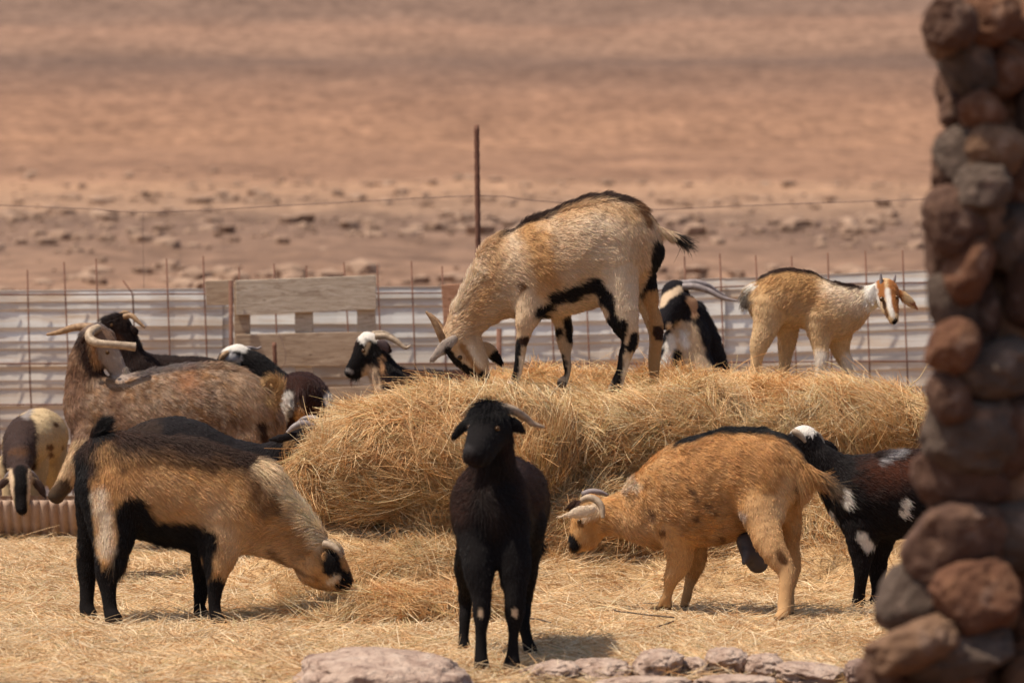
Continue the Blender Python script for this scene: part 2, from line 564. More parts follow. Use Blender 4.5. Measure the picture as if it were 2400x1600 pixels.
ys = np.concatenate([np.linspace(-60, 20, 12), np.linspace(21, 130, 130), np.linspace(132, 340, 90), np.linspace(350, 2500, 50)])
def wide(V):
    V = V.copy(); w = np.interp(V[:, 1], [-60, 60, 130, 340, 2500], [40, 40, 60, 160, 1600]); V[:, 0] = V[:, 0] * w; return V
V, F = grid(-1, 1, 150, ys, lambda X, Y: X * 0)
V = wide(V); V[:, 2] = terrain_h(V[:, 0], V[:, 1])
tag(mesh_obj('hillside', V, F, M_LAND), kind='structure')

# rubble strewn over the stony plain
def rock_mesh(seed, sub=2, amp=.3, flat=.6, sc=1.3):
    import bmesh
    bm = bmesh.new(); bmesh.ops.create_icosphere(bm, subdivisions=sub, radius=1)
    v = np.array([q.co[:] for q in bm.verts]); f = [[q.index for q in ff.verts] for ff in bm.faces]; bm.free()
    # chipped facets
    rg = np.random.default_rng(seed)
    for _ in range(7):
        nrm = rg.normal(size=3); nrm /= np.linalg.norm(nrm); h = rg.uniform(.62, .9)
        dd = v @ nrm - h
        v = v - np.clip(dd, 0, None)[:, None] * nrm * .85
    r = 1 + amp * fbm(v + seed * 3.7, sc, seed, 3)
    v = v * r[:, None]; v[:, 2] *= flat
    return v, f
rb = [rock_mesh(s, 1, .3, .65) for s in range(6)]
vv = []; ff = []; n0 = 0
for k in range(9500):
    y = 26 + 104 * rng.random() ** 1.0
    x = rng.uniform(-1, 1) * (.17 * y + 2)
    cl = noise(np.array([[x * .35, y * .6, 0]]), .25, 31)[0]
    if rng.random() > (.62 + 1.1 * cl) * np.clip((135 - y) / 60, 0, 1): continue
    s = .02 + .19 * rng.random() ** 5 + .0003 * y
    v, f = rb[k % 6]
    a = rng.uniform(0, 6.28); ca, sa = math.cos(a), math.sin(a)
    w = v * s * np.array([1.3, 1, 1])
    w = np.stack([w[:, 0] * ca - w[:, 1] * sa, w[:, 0] * sa + w[:, 1] * ca, w[:, 2]], 1)
    z = float(terrain_h(np.array([x]), np.array([y]))[0])
    vv.append(w + np.array([x, y, z + s * .15])); ff += [[n0 + i for i in q] for q in f]; n0 += len(v)
vv = np.vstack(vv)
M_RUB = noisy('rubble', [(.3, (.22, .14, .095)), (.5, (.29, .19, .13)), (.75, (.39, .265, .185))], .9, 3, bs=.3)
tag(mesh_obj('rubble', vv, ff, M_RUB, smooth=False), 'brown stones strewn over the stony plain behind the fence', kind='stuff')

# ------------------------------------------------------------------ straw
STRAWC = np.array([(.74, .54, .31), (.67, .45, .24), (.56, .33, .15), (.46, .23, .09), (.80, .66, .45), (.46, .37, .18), (.36, .17, .07), (.64, .49, .30)])
def straw_cols(n, rg, w=(5, 5, 4, 3, 3, 2, 1.2, 2)):
    w = np.array(w, float); w /= w.sum()
    c = STRAWC[rg.choice(len(STRAWC), n, p=w)]
    return c * rg.uniform(.75, 1.15, n)[:, None]

def straws(name, p, nn, dirs, ln, lift, rg, cols, parent, rad=.0012, bend=.25, K=5):
    n = len(p)
    t = dirs - (dirs * nn).sum(1)[:, None] * nn
    t /= np.linalg.norm(t, axis=1)[:, None] + 1e-9
    b = np.cross(nn, t)
    dv = t + nn * lift[:, None]
    dv /= np.linalg.norm(dv, axis=1)[:, None]
    s = np.linspace(-.35, .65, K)
    cb = rg.normal(0, bend, n); cn = rg.normal(0, bend * .5, n) - .06
    q = p[:, None, :] + dv[:, None, :] * (s[None, :, None] * ln[:, None, None]) \
        + (b * cb[:, None] + nn * cn[:, None])[:, None, :] * ((s ** 2)[None, :, None] * ln[:, None, None])
    tp = np.array([.8, 1, 1, .9, .45])[None, :K]
    rr = rad * rg.uniform(.5, 1.25, n)[:, None] * tp
    return make_curves(name, q, rr, cols, M_STRAW, parent)

M_HAYCORE = noisy('packed_hay', [(.3, (.17, .085, .03)), (.5, (.30, .165, .06)), (.7, (.44, .28, .12))], 45, 6, (1, 1, 3), bs=.8, bd=.02)  # dark brown core: shade between the straws is put into its colour
M_LITTER = noisy('trodden_straw', [(.28, (.26, .15, .07)), (.5, (.45, .29, .14)), (.75, (.60, .42, .23))], 30, 6, bs=.7, bd=.01)

V, F = grid(-3.6, 3.6, 240, np.linspace(12.75, 21.2, 260), litter_h)
edge = np.clip((V[:, 1] - 12.75) / .35, 0, 1) * np.clip((21.2 - V[:, 1]) / .3, 0, 1)
wob = fbm(V * np.array([1, 1, 0]), 3.5, 77) * .25
V[:, 2] = V[:, 2] * np.clip((V[:, 1] - 12.75 - wob) / .25, 0, 1) * np.clip((21.2 - V[:, 1]) / .3, 0, 1) + .006 - .02 * (edge < .01)
bed = mesh_obj('straw_bedding', V, F, M_LITTER)
tag(bed, 'loose yellow straw covering the ground of the pen', 'straw', kind='stuff')
rg = np.random.default_rng(11)
n = 165000
u = rg.random(n)
y = 12.6 + 7.6 * u ** 1.35
x = rg.uniform(-1, 1, n) * (.13 * y + .15)
dens = .5 + .5 * np.clip(fbm(np.stack([x, y, 0 * x], 1), 1.6, 21) + .9, 0, 1)
front = np.clip((y - 12.72 - (fbm(np.stack([x, y, 0 * x], 1), 2.4, 41) * .3)) / .35, 0, 1)
keep = rg.random(n) < dens * (.22 + .78 * front)
x, y = x[keep], y[keep]; n = len(x)
z = litter_h(x, y) * np.clip((y - 12.9) / .25, .1, 1)
p = np.stack([x, y, np.maximum(z, .008) + .002 + rg.exponential(.006, n)], 1)
nn = np.tile([0, 0, 1.0], (n, 1)) + rg.normal(0, .12, (n, 3))
nn /= np.linalg.norm(nn, axis=1)[:, None]
cells = np.floor(p * np.array([11, 8, 0]) + 1.2 * np.stack([noise(p, 9, 55), noise(p, 9, 56), 0 * x], 1)).astype(np.int64)
hv = [_h(cells[:, 0], cells[:, 1], cells[:, 2], q) for q in (1, 2, 3)]
ang = rg.uniform(0, 2 * math.pi, n) * .35 + 2 * math.pi * hv[0] + 2 * noise(np.stack([x, y, 0 * x], 1), 1.1, 51)
dirs = np.stack([np.cos(ang), np.sin(ang), 0 * ang], 1)
nearpile = apron(x, y) > .02
ln = rg.uniform(.06, .2, n)
lift = np.abs(rg.normal(0, .16, n)) + nearpile * .22 * hv[2]; up = rg.random(n) < np.where(nearpile, .09, .03); lift[up] = rg.uniform(.4, 1.2, up.sum()); ln[up] *= .7
straws('loose_straw', p, nn, dirs, ln, lift, rg, straw_cols(n, rg, (6, 4, 2.5, 1.5, 5, 1.6, .8, 2.5)) * (.85 + .3 * hv[1])[:, None] * np.array([1.05, 1.03, 1.0]), bed, .00105)

# the big hay pile
HD = 16.9
def hc(pts, dy=0, **o):
    L = [(*P(t[0], t[1], HD + dy + (t[3] if len(t) > 3 else 0)), t[2] * (HD + dy) / FPX) for t in pts]
    s = catmull(L, 3); return dict(pts=s[:, :3], r=s[:, 3], **o)
hay_ch = [
    hc([(980, 1145, 150), (1150, 1146, 184), (1400, 1146, 188), (1560, 1142, 190), (1720, 1124, 198), (1960, 1132, 194), (2080, 1162, 150)], .05, f=1.45, k=.1),
    hc([(1040, 1112, 158), (1300, 1085, 180), (1700, 1096, 184), (1960, 1116, 176), (2080, 1152, 146)], .75, f=1.5, k=.12),
    hc([(1180, 1062, 130), (1020, 1072, 132), (880, 1092, 110), (790, 1102, 76), (730, 1106, 42)], -.62, f=1.15, k=.07),
    hc([(1600, 1040, 105), (1800, 1035, 110), (2000, 1030, 108), (2090, 1020, 80)], -.30, f=1.2, k=.07),
    hc([(1180, 1030, 66), (1350, 1040, 60), (1560, 1035, 66)], -.42, f=1.3, k=.06),
    hc([(850, 1370, 70), (1000, 1335, 95), (1250, 1295, 125), (1500, 1290, 130), (1800, 1290, 130), (2120, 1300, 120)], -.50, f=1.7, k=.14),
    hc([(660, 1440, 34), (780, 1420, 58), (930, 1400, 80), (1080, 1390, 70)], -1.75, f=1.5, k=.1),
    hc([(600, 1480, 18), (740, 1466, 34), (870, 1452, 46), (1000, 1440, 56), (1110, 1440, 48)], -2.25, f=1.9, k=.1),
]
def hwarp(g):
    return .066 * fbm(g * np.array([.6, .8, 1.5]), 5, 61, 2) + .022 * fbm(g * np.array([.6, 1, 1.2]), 16, 63, 2)
V, F, own = build_sdf(hay_ch, .022, hwarp)
vn, area = normals(V, F)
pile = mesh_obj('hay_pile', V, F, M_HAYCORE)
tag(pile, 'big mound of golden hay the goats stand on and feed from', 'hay pile')
rg = np.random.default_rng(12)
vis = (vn[:, 1] < .35) | (vn[:, 2] > .1)
fa = area * (vis[F[:, 0]] * 1.0) * (V[F[:, 0], 2] > -.02) + area * .06
n = 300000
p, nn, vi = sample_surface(V, F, vn, fa, n, rg)
cl = np.stack([fbm(p * np.array([1, 1, 1.4]), 3.6, s, 2) for s in (71, 72, 73)], 1)
side = np.clip(nn[:, 2], 0, 1)
cells = np.floor(p * np.array([11, 11, 15]) + 1.3 * np.stack([noise(p, 10, q) for q in (55, 56, 57)], 1)).astype(np.int64)
hv = [_h(cells[:, 0], cells[:, 1], cells[:, 2], q) for q in (1, 2, 3, 4, 5)]
hd = np.stack([hv[0], hv[1], hv[2]], 1) * 2 - 1
dirs = np.stack([np.where(p[:, 0] < -.2, -1.0, -.55) + 0 * side, -.2 + 0 * side, .35 + 0 * side], 1) * np.where(p[:, 2] < .3, .3, 1)[:, None] + 1.1 * cl + 1.15 * hd + rg.normal(0, .38, (n, 3))
ln = rg.uniform(.07, .25, n)
lift = np.abs(rg.normal(.10, .13, n)) + .22 * hv[3] ** 2
up = rg.random(n) < .025; lift[up] = rg.uniform(.35, 1.0, up.sum())
lump = fbm(p, 7, 81, 2)
p = p + nn * (rg.exponential(.010, n) * (1 + .8 * lump) + .018 * hv[4])[:, None]
# colour: rustier in noise patches, a little paler towards the top
cols = straw_cols(n, rg, (5, 5, 4, 3, 2.2, 2.6, 1.4, 2))
cz = np.clip(fbm(p * np.array([.7, 1, 1.6]), 4, 91, 2) * 1.6 + .45, 0, 1)[:, None]
cols = cols * (1 - cz * .45) + cols * np.array([.90, .66, .42]) * cz * .45
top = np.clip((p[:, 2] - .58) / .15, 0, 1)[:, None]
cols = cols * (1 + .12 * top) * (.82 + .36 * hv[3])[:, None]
straws('hay_straws', p, nn, dirs, ln, lift, rg, cols * np.array([1.08, 1.11, 1.08]), pile, .00095, .22)

# ------------------------------------------------------------------ goats
# coordinates: (column, row, radius) in pixels of the photo at the goat's own distance, 4th value = depth offset in metres
HOOF = (.03, .022, .018)

# A: tan goat on top of the pile
goat('cream goat with black back stripe and belly band standing on top of the hay pile', 17.0, [
    ('torso', [(1205, 632, 92), (1255, 625, 108), (1320, 612, 121), (1385, 585, 120), (1440, 562, 106), (1480, 588, 78)]),
    ('torso_low', [(1235, 690, 58), (1310, 672, 68), (1385, 655, 66)], {'f': .8}),
    ('neck', [(1078, 785, 42), (1098, 750, 48), (1130, 712, 58), (1168, 672, 76), (1205, 640, 86)]),
    ('head', [(1076, 800, 39), (1093, 832, 33), (1115, 862, 23), (1128, 880, 17)]),
    ('head_jaw', [(1100, 805, 33), (1118, 840, 25), (1130, 872, 15)]),
    ('ear', [(1062, 797, 9, -.04), (1040, 814, 17, -.06), (1015, 842, 9, -.07)], {'dy': -.03}),
    ('ear_far', [(1120, 800, 8, .05), (1150, 822, 15, .07), (1172, 848, 8, .08)], {'dy': .02}),
    ('leg_a', [(1240, 670, 52), (1240, 725, 36), (1232, 762, 26), (1224, 803, 17), (1218, 850, 12), (1208, 890, 12), (1192, 914, 16)], {'dy': -.11}),
    ('leg_b', [(1300, 700, 36), (1318, 752, 22), (1322, 795, 19), (1329, 850, 13), (1329, 880, 11), (1318, 897, 16)], {'dy': .12}),
    ('leg_c', [(1440, 620, 66), (1448, 690, 50), (1460, 740, 36), (1478, 790, 22), (1466, 835, 14), (1452, 885, 13), (1440, 922, 19)], {'dy': -.10}),
    ('leg_d', [(1495, 620, 46), (1515, 680, 32), (1524, 725, 24), (1536, 775, 18), (1534, 830, 14), (1532, 885, 13), (1528, 922, 16)], {'dy': .09}),
    ('tail', [(1512, 525, 15), (1545, 540, 13), (1575, 554, 11), (1596, 562, 7)], {'hl': .026}),
  ], (.64, .47, .31), ops=[
    (TAN, [(1245, 540), (1270, 600), (1280, 650)], 34, 34, {'j': 16}),
    (TAN, [(1165, 560), (1155, 640), (1110, 740)], 22, 34, {'a': .7}),
    ((.36, .19, .08), [(1085, 812), (1110, 850), (1124, 872)], 9, 8, {'j': 3}), (PALE, [(1102, 812), (1126, 856)], 7, 8, {'j': 3}),
    (PALE, [(1400, 520), (1440, 640), (1470, 720)], 45, 50, {'a': .5}),
    (TAN, [(1320, 500), (1400, 480), (1480, 500)], 20, 25, {'a': .6}),
    (PALE, [(1060, 720), (1115, 640)], 16, 18),
    (DARK, (1195, 1500), 11, 8, {'spine': 1, 'j': 5, 'j2': 4}),
    (BROWN, [(1490, 475), (1520, 515)], 12, 12),
    (BLACK, [(1300, 700), (1340, 690), (1395, 668), (1418, 690), (1430, 750), (1445, 790)], 17, 8),
    (BLACK, [(1262, 735), (1295, 722)], 13, 8),
    (CREAM, [(1310, 728), (1410, 735)], 16, 8, {'a': .9}),
    (BLACK, [(1545, 580), (1540, 640), (1520, 690)], 18, 10, {'j': 6}),
    (TAN, [(1530, 700), (1540, 800), (1532, 900)], 20, 8, {'far': 0}),
    (DARK, [(1540, 775), (1548, 785)], 12, 6),
    (BLACK, [(1215, 800), (1208, 890)], 9, 5, {'j': 3, 'j2': 2, 'near': .0}), (DARK, [(1230, 800)], 14, 6, {'near': .0}),
    (PALE, [(1226, 840), (1222, 890)], 8, 5, {'j': 2, 'near': 0}), (WHITE, [(1190, 912)], 17, 6, {'j': 3}),
    (BLACK, [(1330, 755), (1335, 790)], 12, 6, {'far': .05}), (BLACK, [(1312, 780)], 13, 6, {'far': .05}), (BLACK, [(1318, 850), (1320, 870)], 12, 6, {'far': .05}),
    (BLACK, [(1460, 760), (1452, 830), (1446, 900), (1435, 925)], 12, 6, {'near': .05, 'j': 3}), (BLACK, [(1486, 790), (1478, 812)], 11, 6, {'near': .05}),
    (PALE, [(1478, 850), (1468, 905)], 10, 5, {'near': .05}),
    (GREY, [(1062, 797), (1015, 842)], 26, 5, {'near': -.06, 'a': .8}), (BLACK, [(1165, 840)], 22, 6, {'far': .03}),
    (BLACK, [(1050, 822), (1062, 842), (1110, 878)], 9, 5, {'j': 2}), (BLACK, [(1130, 880)], 14, 6),
    (BROWN, [(1225, 672)], 10, 8), (BLACK, [(1588, 556), (1604, 566)], 10, 5), (WHITE, [(1620, 590)], 8, 4),
  ], mott=[(.22, 9, TAN)],
  horns=[(M_HORN_TAN, [(1040, 800, 9, -.02), (1028, 775, 8, -.03), (1015, 750, 6, -.03), (998, 730, 2.5, -.03)]),
         (M_HORN_TAN, [(1048, 800, 9, .03), (1036, 775, 8, .05), (1023, 752, 6, .06), (1006, 734, 2.5, .06)])],
  eyes=[(1078, 838, 6, -.062)],
  tufts=[([(1130, 600), (1160, 545), (1190, 522), (1240, 508), (1345, 475), (1450, 450), (1500, 480)], 13, .03, 1.0), ([(1596, 562)], 20, .05, .3), ([(1060, 720), (1110, 650)], 18, .035, .9)],
  hair=46000, seed=2, bumpy=1.5)

# J: foreground grazing goat on the left
goat('shaggy tan goat with dark back, black belly and pale neck mane grazing at front left', 14.6, [
    ('torso', [(252, 1092, 78), (310, 1130, 124), (400, 1148, 130), (480, 1160, 122), (560, 1175, 112)], {'f': .76}),
    ('neck', [(735, 1300, 50), (690, 1262, 68), (640, 1225, 86), (575, 1185, 106)], {'f': .7}),
    ('head', [(742, 1312, 54), (766, 1328, 45), (786, 1344, 34), (804, 1358, 23)]),
    ('head_jaw', [(735, 1335, 38), (765, 1352, 28), (788, 1365, 18)]),
    ('ear', [(762, 1300, 8), (772, 1318, 14), (778, 1340, 8)], {'dy': -.10}),
    ('ear_far', [(762, 1300, 8), (780, 1300, 12), (795, 1310, 6)], {'dy': .10}),
    ('leg_a', [(520, 1230, 62), (512, 1290, 42), (508, 1335, 27), (505, 1368, 20), (502, 1410, 15), (506, 1436, 14), (516, 1452, 17)], {'dy': -.09}),
    ('leg_b', [(490, 1240, 50), (478, 1310, 29), (472, 1355, 20), (468, 1400, 15), (466, 1422, 14), (472, 1440, 17)], {'dy': .10}),
    ('leg_c', [(268, 1150, 78), (266, 1230, 55), (262, 1290, 36), (250, 1338, 25), (252, 1385, 18), (258, 1430, 16), (266, 1452, 20)], {'dy': -.09}),
    ('leg_d', [(238, 1150, 62), (222, 1240, 38), (207, 1310, 25), (205, 1370, 17), (203, 1415, 16), (207, 1440, 19)], {'dy': .09}),
    ('tail', [(225, 1035, 18), (236, 1008, 12), (244, 990, 7)], {'hl': .025}),
  ], (.56, .30, .115), ops=[
    ((.70, .48, .28), [(500, 1190), (520, 1250), (600, 1300), (680, 1330)], 34, 60, {'a': .7}),
    ((.62, .38, .19), [(300, 1120), (400, 1150)], 30, 60, {'a': .6}),
    (BROWN, (150, 625), 62, 60, {'spine': 1, 'j': 24, 'a': .9}), (ORANGE, [(235, 1130), (300, 1110)], 30, 40, {'a': .7}),
    (DARK, (150, 610), 46, 46, {'spine': 1, 'j': 18}), (DARK, [(190, 1060), (200, 1100)], 34, 24, {'j': 10}),
    (BROWN, [(590, 1130), (625, 1190)], 24, 26, {'a': .8}),
    ((.76, .56, .34), [(612, 1092), (660, 1145), (700, 1200), (748, 1262)], 22, 22, {'j': 13}),
    ((.80, .66, .47), [(660, 1135), (720, 1205), (752, 1258)], 13, 12),
    (DARK, [(640, 1160), (655, 1200)], 8, 10, {'a': .6}),
    (BLACK, [(185, 1080), (192, 1180), (205, 1300)], 24, 12, {'j': 8}),
    (BLACK, [(310, 1205), (330, 1260), (400, 1262), (470, 1272)], 42, 12, {'j': 9}),
    (BLACK, [(300, 1190), (296, 1260), (282, 1310)], 20, 10),
    (BLACK, [(200, 1330), (205, 1450)], 40, 10), (BLACK, [(262, 1362), (262, 1460)], 40, 12, {'j': 8}), (BLACK, [(280, 1330), (275, 1370)], 14, 8),
    (BLACK, [(478, 1290), (468, 1450)], 36, 12, {'far': .02}), (BLACK, [(480, 1290), (485, 1350)], 12, 8), (BLACK, [(505, 1385), (512, 1455)], 34, 12, {'j': 7}),
    (PALE, [(235, 1160), (245, 1230), (250, 1290)], 18, 22, {'near': 0, 'a': .9}),
    (BROWN, [(740, 1355), (680, 1330), (640, 1290)], 5, 8, {'a': .7}),
    (BLACK, [(778, 1300), (782, 1335), (805, 1350), (815, 1372)], 17, 6, {'j': 4}), (BLACK, [(768, 1318), (770, 1335)], 14, 6, {'near': .0, 'j': 3}),
    (PALE, [(772, 1362), (790, 1352)], 8, 5, {'j': 2}), (BLACK, [(790, 1372), (800, 1378)], 7, 4, {'j': 2}),
    (BLACK, [(230, 1010), (246, 980)], 24, 8), (BROWN, [(286, 1098)], 12, 10),
  ], mott=[(.30, 20, BROWN), (.3, 50, (.62, .43, .24))],
  horns=[(M_HORN, [(758, 1274, 9, -.05), (776, 1278, 8, -.06), (792, 1290, 6, -.07), (801, 1306, 3, -.07)]),
         (M_HORN, [(762, 1270, 9, .05), (780, 1272, 8, .06), (797, 1284, 6, .07), (806, 1300, 3, .07)])],
  eyes=[(776, 1322, 6, -.078)],
  tufts=[([(610, 1085), (670, 1140), (720, 1205), (752, 1255)], 20, .034, .7), ([(230, 1010), (246, 980)], 22, .03, .8),
         ([(330, 1280), (420, 1284), (280, 1320)], 18, .045, .3), ([(200, 1040), (560, 1060)], 26, .035, .5)],
  hair=62000, seed=3, snap=True, legs=1.12, hlen=1.15)

# L: black goat facing the camera
goat('black goat with one pale horn facing the camera, pale spot on each knee', 13.05, [
    ('torso', [(1150, 1195, 92, 0), (1162, 1190, 108, .18), (1172, 1180, 115, .36), (1182, 1172, 108, .55), (1190, 1155, 84, .75)], {'f': 1, 'hl': .02}),
    ('torso_low', [(1152, 1235, 75, .02), (1170, 1230, 84, .3)], {'f': 1}),
    ('neck', [(1158, 1015, 42, -.09), (1160, 1060, 48, -.06), (1155, 1110, 60, -.02), (1152, 1170, 82, .05)], {'f': 1}),
    ('head', [(1148, 988, 45, -.10), (1137, 1014, 41, -.16), (1122, 1046, 34, -.23), (1113, 1066, 29, -.27)], {'f': 1}),
    ('head_jaw', [(1155, 1015, 36, -.10), (1130, 1060, 28, -.2), (1118, 1078, 18, -.25)], {'f': 1}),
    ('ear', [(1102, 985, 8, -.10), (1084, 1000, 12, -.11), (1065, 1024, 7, -.11)], {'f': .6}),
    ('ear_far', [(1188, 980, 9, -.09), (1206, 994, 15, -.09), (1226, 1010, 6, -.09)], {'f': .5}),
    ('leg_a', [(1112, 1230, 48, .02), (1122, 1320, 40), (1127, 1385, 26), (1128, 1434, 24), (1126, 1480, 15), (1126, 1530, 16), (1130, 1562, 19)], {'dy': -.1, 'f': 1}),
    ('leg_b', [(1195, 1230, 52, .02), (1204, 1320, 42), (1207, 1385, 28), (1207, 1434, 24), (1204, 1480, 16), (1202, 1528, 17), (1200, 1556, 22)], {'dy': -.08, 'f': 1}),
    ('leg_c', [(1120, 1240, 55, -.05), (1098, 1330, 33), (1092, 1400, 21), (1089, 1450, 17), (1087, 1492, 15), (1088, 1518, 19)], {'dy': .48, 'f': 1}),
    ('leg_d', [(1232, 1230, 52, -.05), (1228, 1330, 34), (1226, 1400, 22), (1226, 1450, 19), (1236, 1495, 16), (1244, 1528, 20)], {'dy': .38, 'f': 1}),
    ('tail', [(1225, 1250, 30, .35), (1258, 1272, 14, .35)], {'hl': .03}),
  ], (.011, .009, .009), ops=[
    ((.042, .018, .012), [(1085, 1110), (1070, 1200)], 30, 50, {'a': .8}), ((.042, .018, .012), [(1225, 1060), (1262, 1170)], 30, 50, {'a': .8}), ((.03, .018, .014), [(1140, 1140), (1160, 1230)], 20, 50, {'a': .6}),  # brown tint; the sheen at the sides is painted into the coat
    (CREAM, [(1126, 1432), (1126, 1440)], 7, 3, {'j': 1.5, 'j2': 1, 'near': .1}), (CREAM, [(1207, 1432), (1207, 1439)], 7, 3, {'j': 1.5, 'j2': 1, 'near': .1}),
    ((.03, .026, .026), [(1100, 1050)], 10, 6),  # paler nose bridge: facial shading put into the black coat
  ], horns=[(M_HORN, [(1172, 955, 11, -.10), (1200, 960, 10, -.08), (1228, 976, 8, -.05), (1250, 993, 6, -.03), (1276, 1001, 3, -.02)])],
  eyes=[(1100, 1000, 6, -.165), (1166, 1004, 6, -.205)],
  tufts=[([(1125, 955), (1165, 950)], 22, .04, .9), ([(1230, 1040), (1270, 1110)], 20, .03, .5)],
  hair=40000, seed=4, snap=True)

# M: tan goat with arched back
goat('orange tan goat with black stripe on its arched back and a dark udder', 14.78, [
    ('torso', [(1555, 1185, 92, .12), (1600, 1162, 120, .08), (1660, 1148, 132, .03), (1735, 1120, 125, 0), (1795, 1110, 100, -.06), (1832, 1128, 56, -.08)]),
    ('neck', [(1405, 1210, 46, .16), (1450, 1206, 52, .15), (1500, 1206, 66, .13), (1550, 1190, 86, .12)]),
    ('head', [(1388, 1200, 46, .16), (1376, 1232, 39, .16), (1362, 1258, 28, .16), (1350, 1275, 19, .16)]),
    ('head_jaw', [(1395, 1230, 34, .16), (1378, 1262, 26, .16)]),
    ('ear', [(1388, 1196, 8), (1360, 1200, 17), (1335, 1206, 12), (1308, 1210, 4)], {'dy': .05}),
    ('ear_far', [(1370, 1180, 8), (1350, 1186, 13), (1330, 1190, 5)], {'dy': .26}),
    ('leg_a', [(1580, 1220, 60), (1592, 1280, 42), (1590, 1322, 30), (1573, 1360, 21), (1565, 1392, 17), (1560, 1412, 18), (1556, 1424, 19)], {'dy': .02}),
    ('leg_b', [(1620, 1250, 50), (1630, 1310, 28), (1622, 1350, 20), (1612, 1385, 16), (1608, 1405, 15), (1605, 1420, 17)], {'dy': .24}),
    ('leg_c', [(1785, 1150, 78), (1788, 1215, 58), (1806, 1276, 38), (1842, 1332, 25), (1842, 1375, 18), (1836, 1425, 18), (1828, 1448, 21)], {'dy': -.16}),
    ('leg_d', [(1835, 1160, 50), (1852, 1220, 32), (1856, 1280, 22), (1860, 1335, 19), (1854, 1380, 15), (1850, 1420, 15), (1848, 1436, 17)], {'dy': .03}),
    ('tail', [(1872, 1108, 13), (1900, 1112, 12), (1926, 1122, 13), (1950, 1136, 9)], {'dy': -.08, 'hl': .055}),
  ], (.52, .265, .095), ops=[
    ((.58, .35, .17), [(1460, 1240), (1560, 1260), (1600, 1320), (1570, 1400)], 30, 50, {'a': .8}),
    ((.60, .36, .175), [(1780, 1200), (1800, 1280), (1840, 1340), (1830, 1430)], 36, 40, {'a': .8}),
    ((.66, .45, .25), [(1850, 1130), (1830, 1200)], 20, 30, {'a': .7}),
    (ORANGE, [(1610, 1090), (1700, 1055), (1800, 1070)], 40, 50, {'a': .8}),
    (BLACK, (1612, 1858), 13, 7, {'spine': 1, 'j': 4, 'j2': 3}),
    (PALE, [(1460, 1142), (1485, 1140)], 12, 12),
    (DARK, [(1338, 1185), (1360, 1165), (1400, 1158)], 13, 8, {'j': 4}), (ORANGE, [(1375, 1160), (1400, 1160)], 8, 6, {'j': 2}),
    (PALE, [(1386, 1196), (1310, 1210)], 22, 5, {'near': .12, 'j': 2, 'j2': 2, 'a': .8}),
    (BLACK, [(1338, 1262), (1348, 1280)], 13, 6, {'j': 3}), (BROWN, [(1362, 1228)], 7, 5, {'j': 2}),
    (BROWN, [(1520, 1190), (1528, 1215)], 6, 9), (BROWN, [(1630, 1172)], 6, 7), (BROWN, [(1655, 1185)], 7, 6), (BROWN, [(1692, 1170)], 6, 5),
    (BROWN, [(1672, 1205)], 6, 6), (BROWN, [(1628, 1215)], 7, 6), (BROWN, [(1552, 1248)], 7, 6), (BROWN, [(1685, 1262)], 8, 6), (BROWN, [(1618, 1150)], 8, 8),
    (BROWN, [(1822, 1280), (1838, 1318)], 7, 6), (GREY, [(1738, 1210)], 12, 12, {'a': .7}),
    (BLACK, [(1868, 1142)], 8, 5, {'j': 2}), ((.10, .08, .06), [(1925, 1118), (1950, 1140)], 18, 14, {'a': .85}), (PALE, [(1910, 1142), (1950, 1158)], 8, 8),
    (DARK, [(1552, 1426)], 6, 4, {'j': 1}),
  ], mott=[(.25, 11, BROWN), (.3, 45, (.62, .42, .22))],
  horns=[(M_HORN, [(1364, 1172, 7, .10), (1380, 1166, 8, .08), (1398, 1172, 8, .07), (1411, 1190, 7, .06), (1413, 1214, 4, .05)]),
         (M_HORN_GREY, [(1366, 1158, 7, .20), (1385, 1152, 7, .22), (1405, 1153, 6, .23), (1424, 1160, 3, .24)])],
  eyes=[(1358, 1222, 6, .095)],
  tufts=[([(1600, 1056), (1720, 998), (1830, 1024)], 10, .022, .8), ([(1895, 1112), (1960, 1145)], 34, .06, .35), ([(1470, 1140)], 20, .035, .9)],
  hair=52000, seed=5, snap=True, legs=.9, bumpy=1.5, udder=[[(1750, 1270, 24, -.04), (1764, 1298, 27, -.05), (1776, 1318, 25, -.05)], [(1752, 1300, 14, -.08), (1744, 1318, 6, -.1)]])

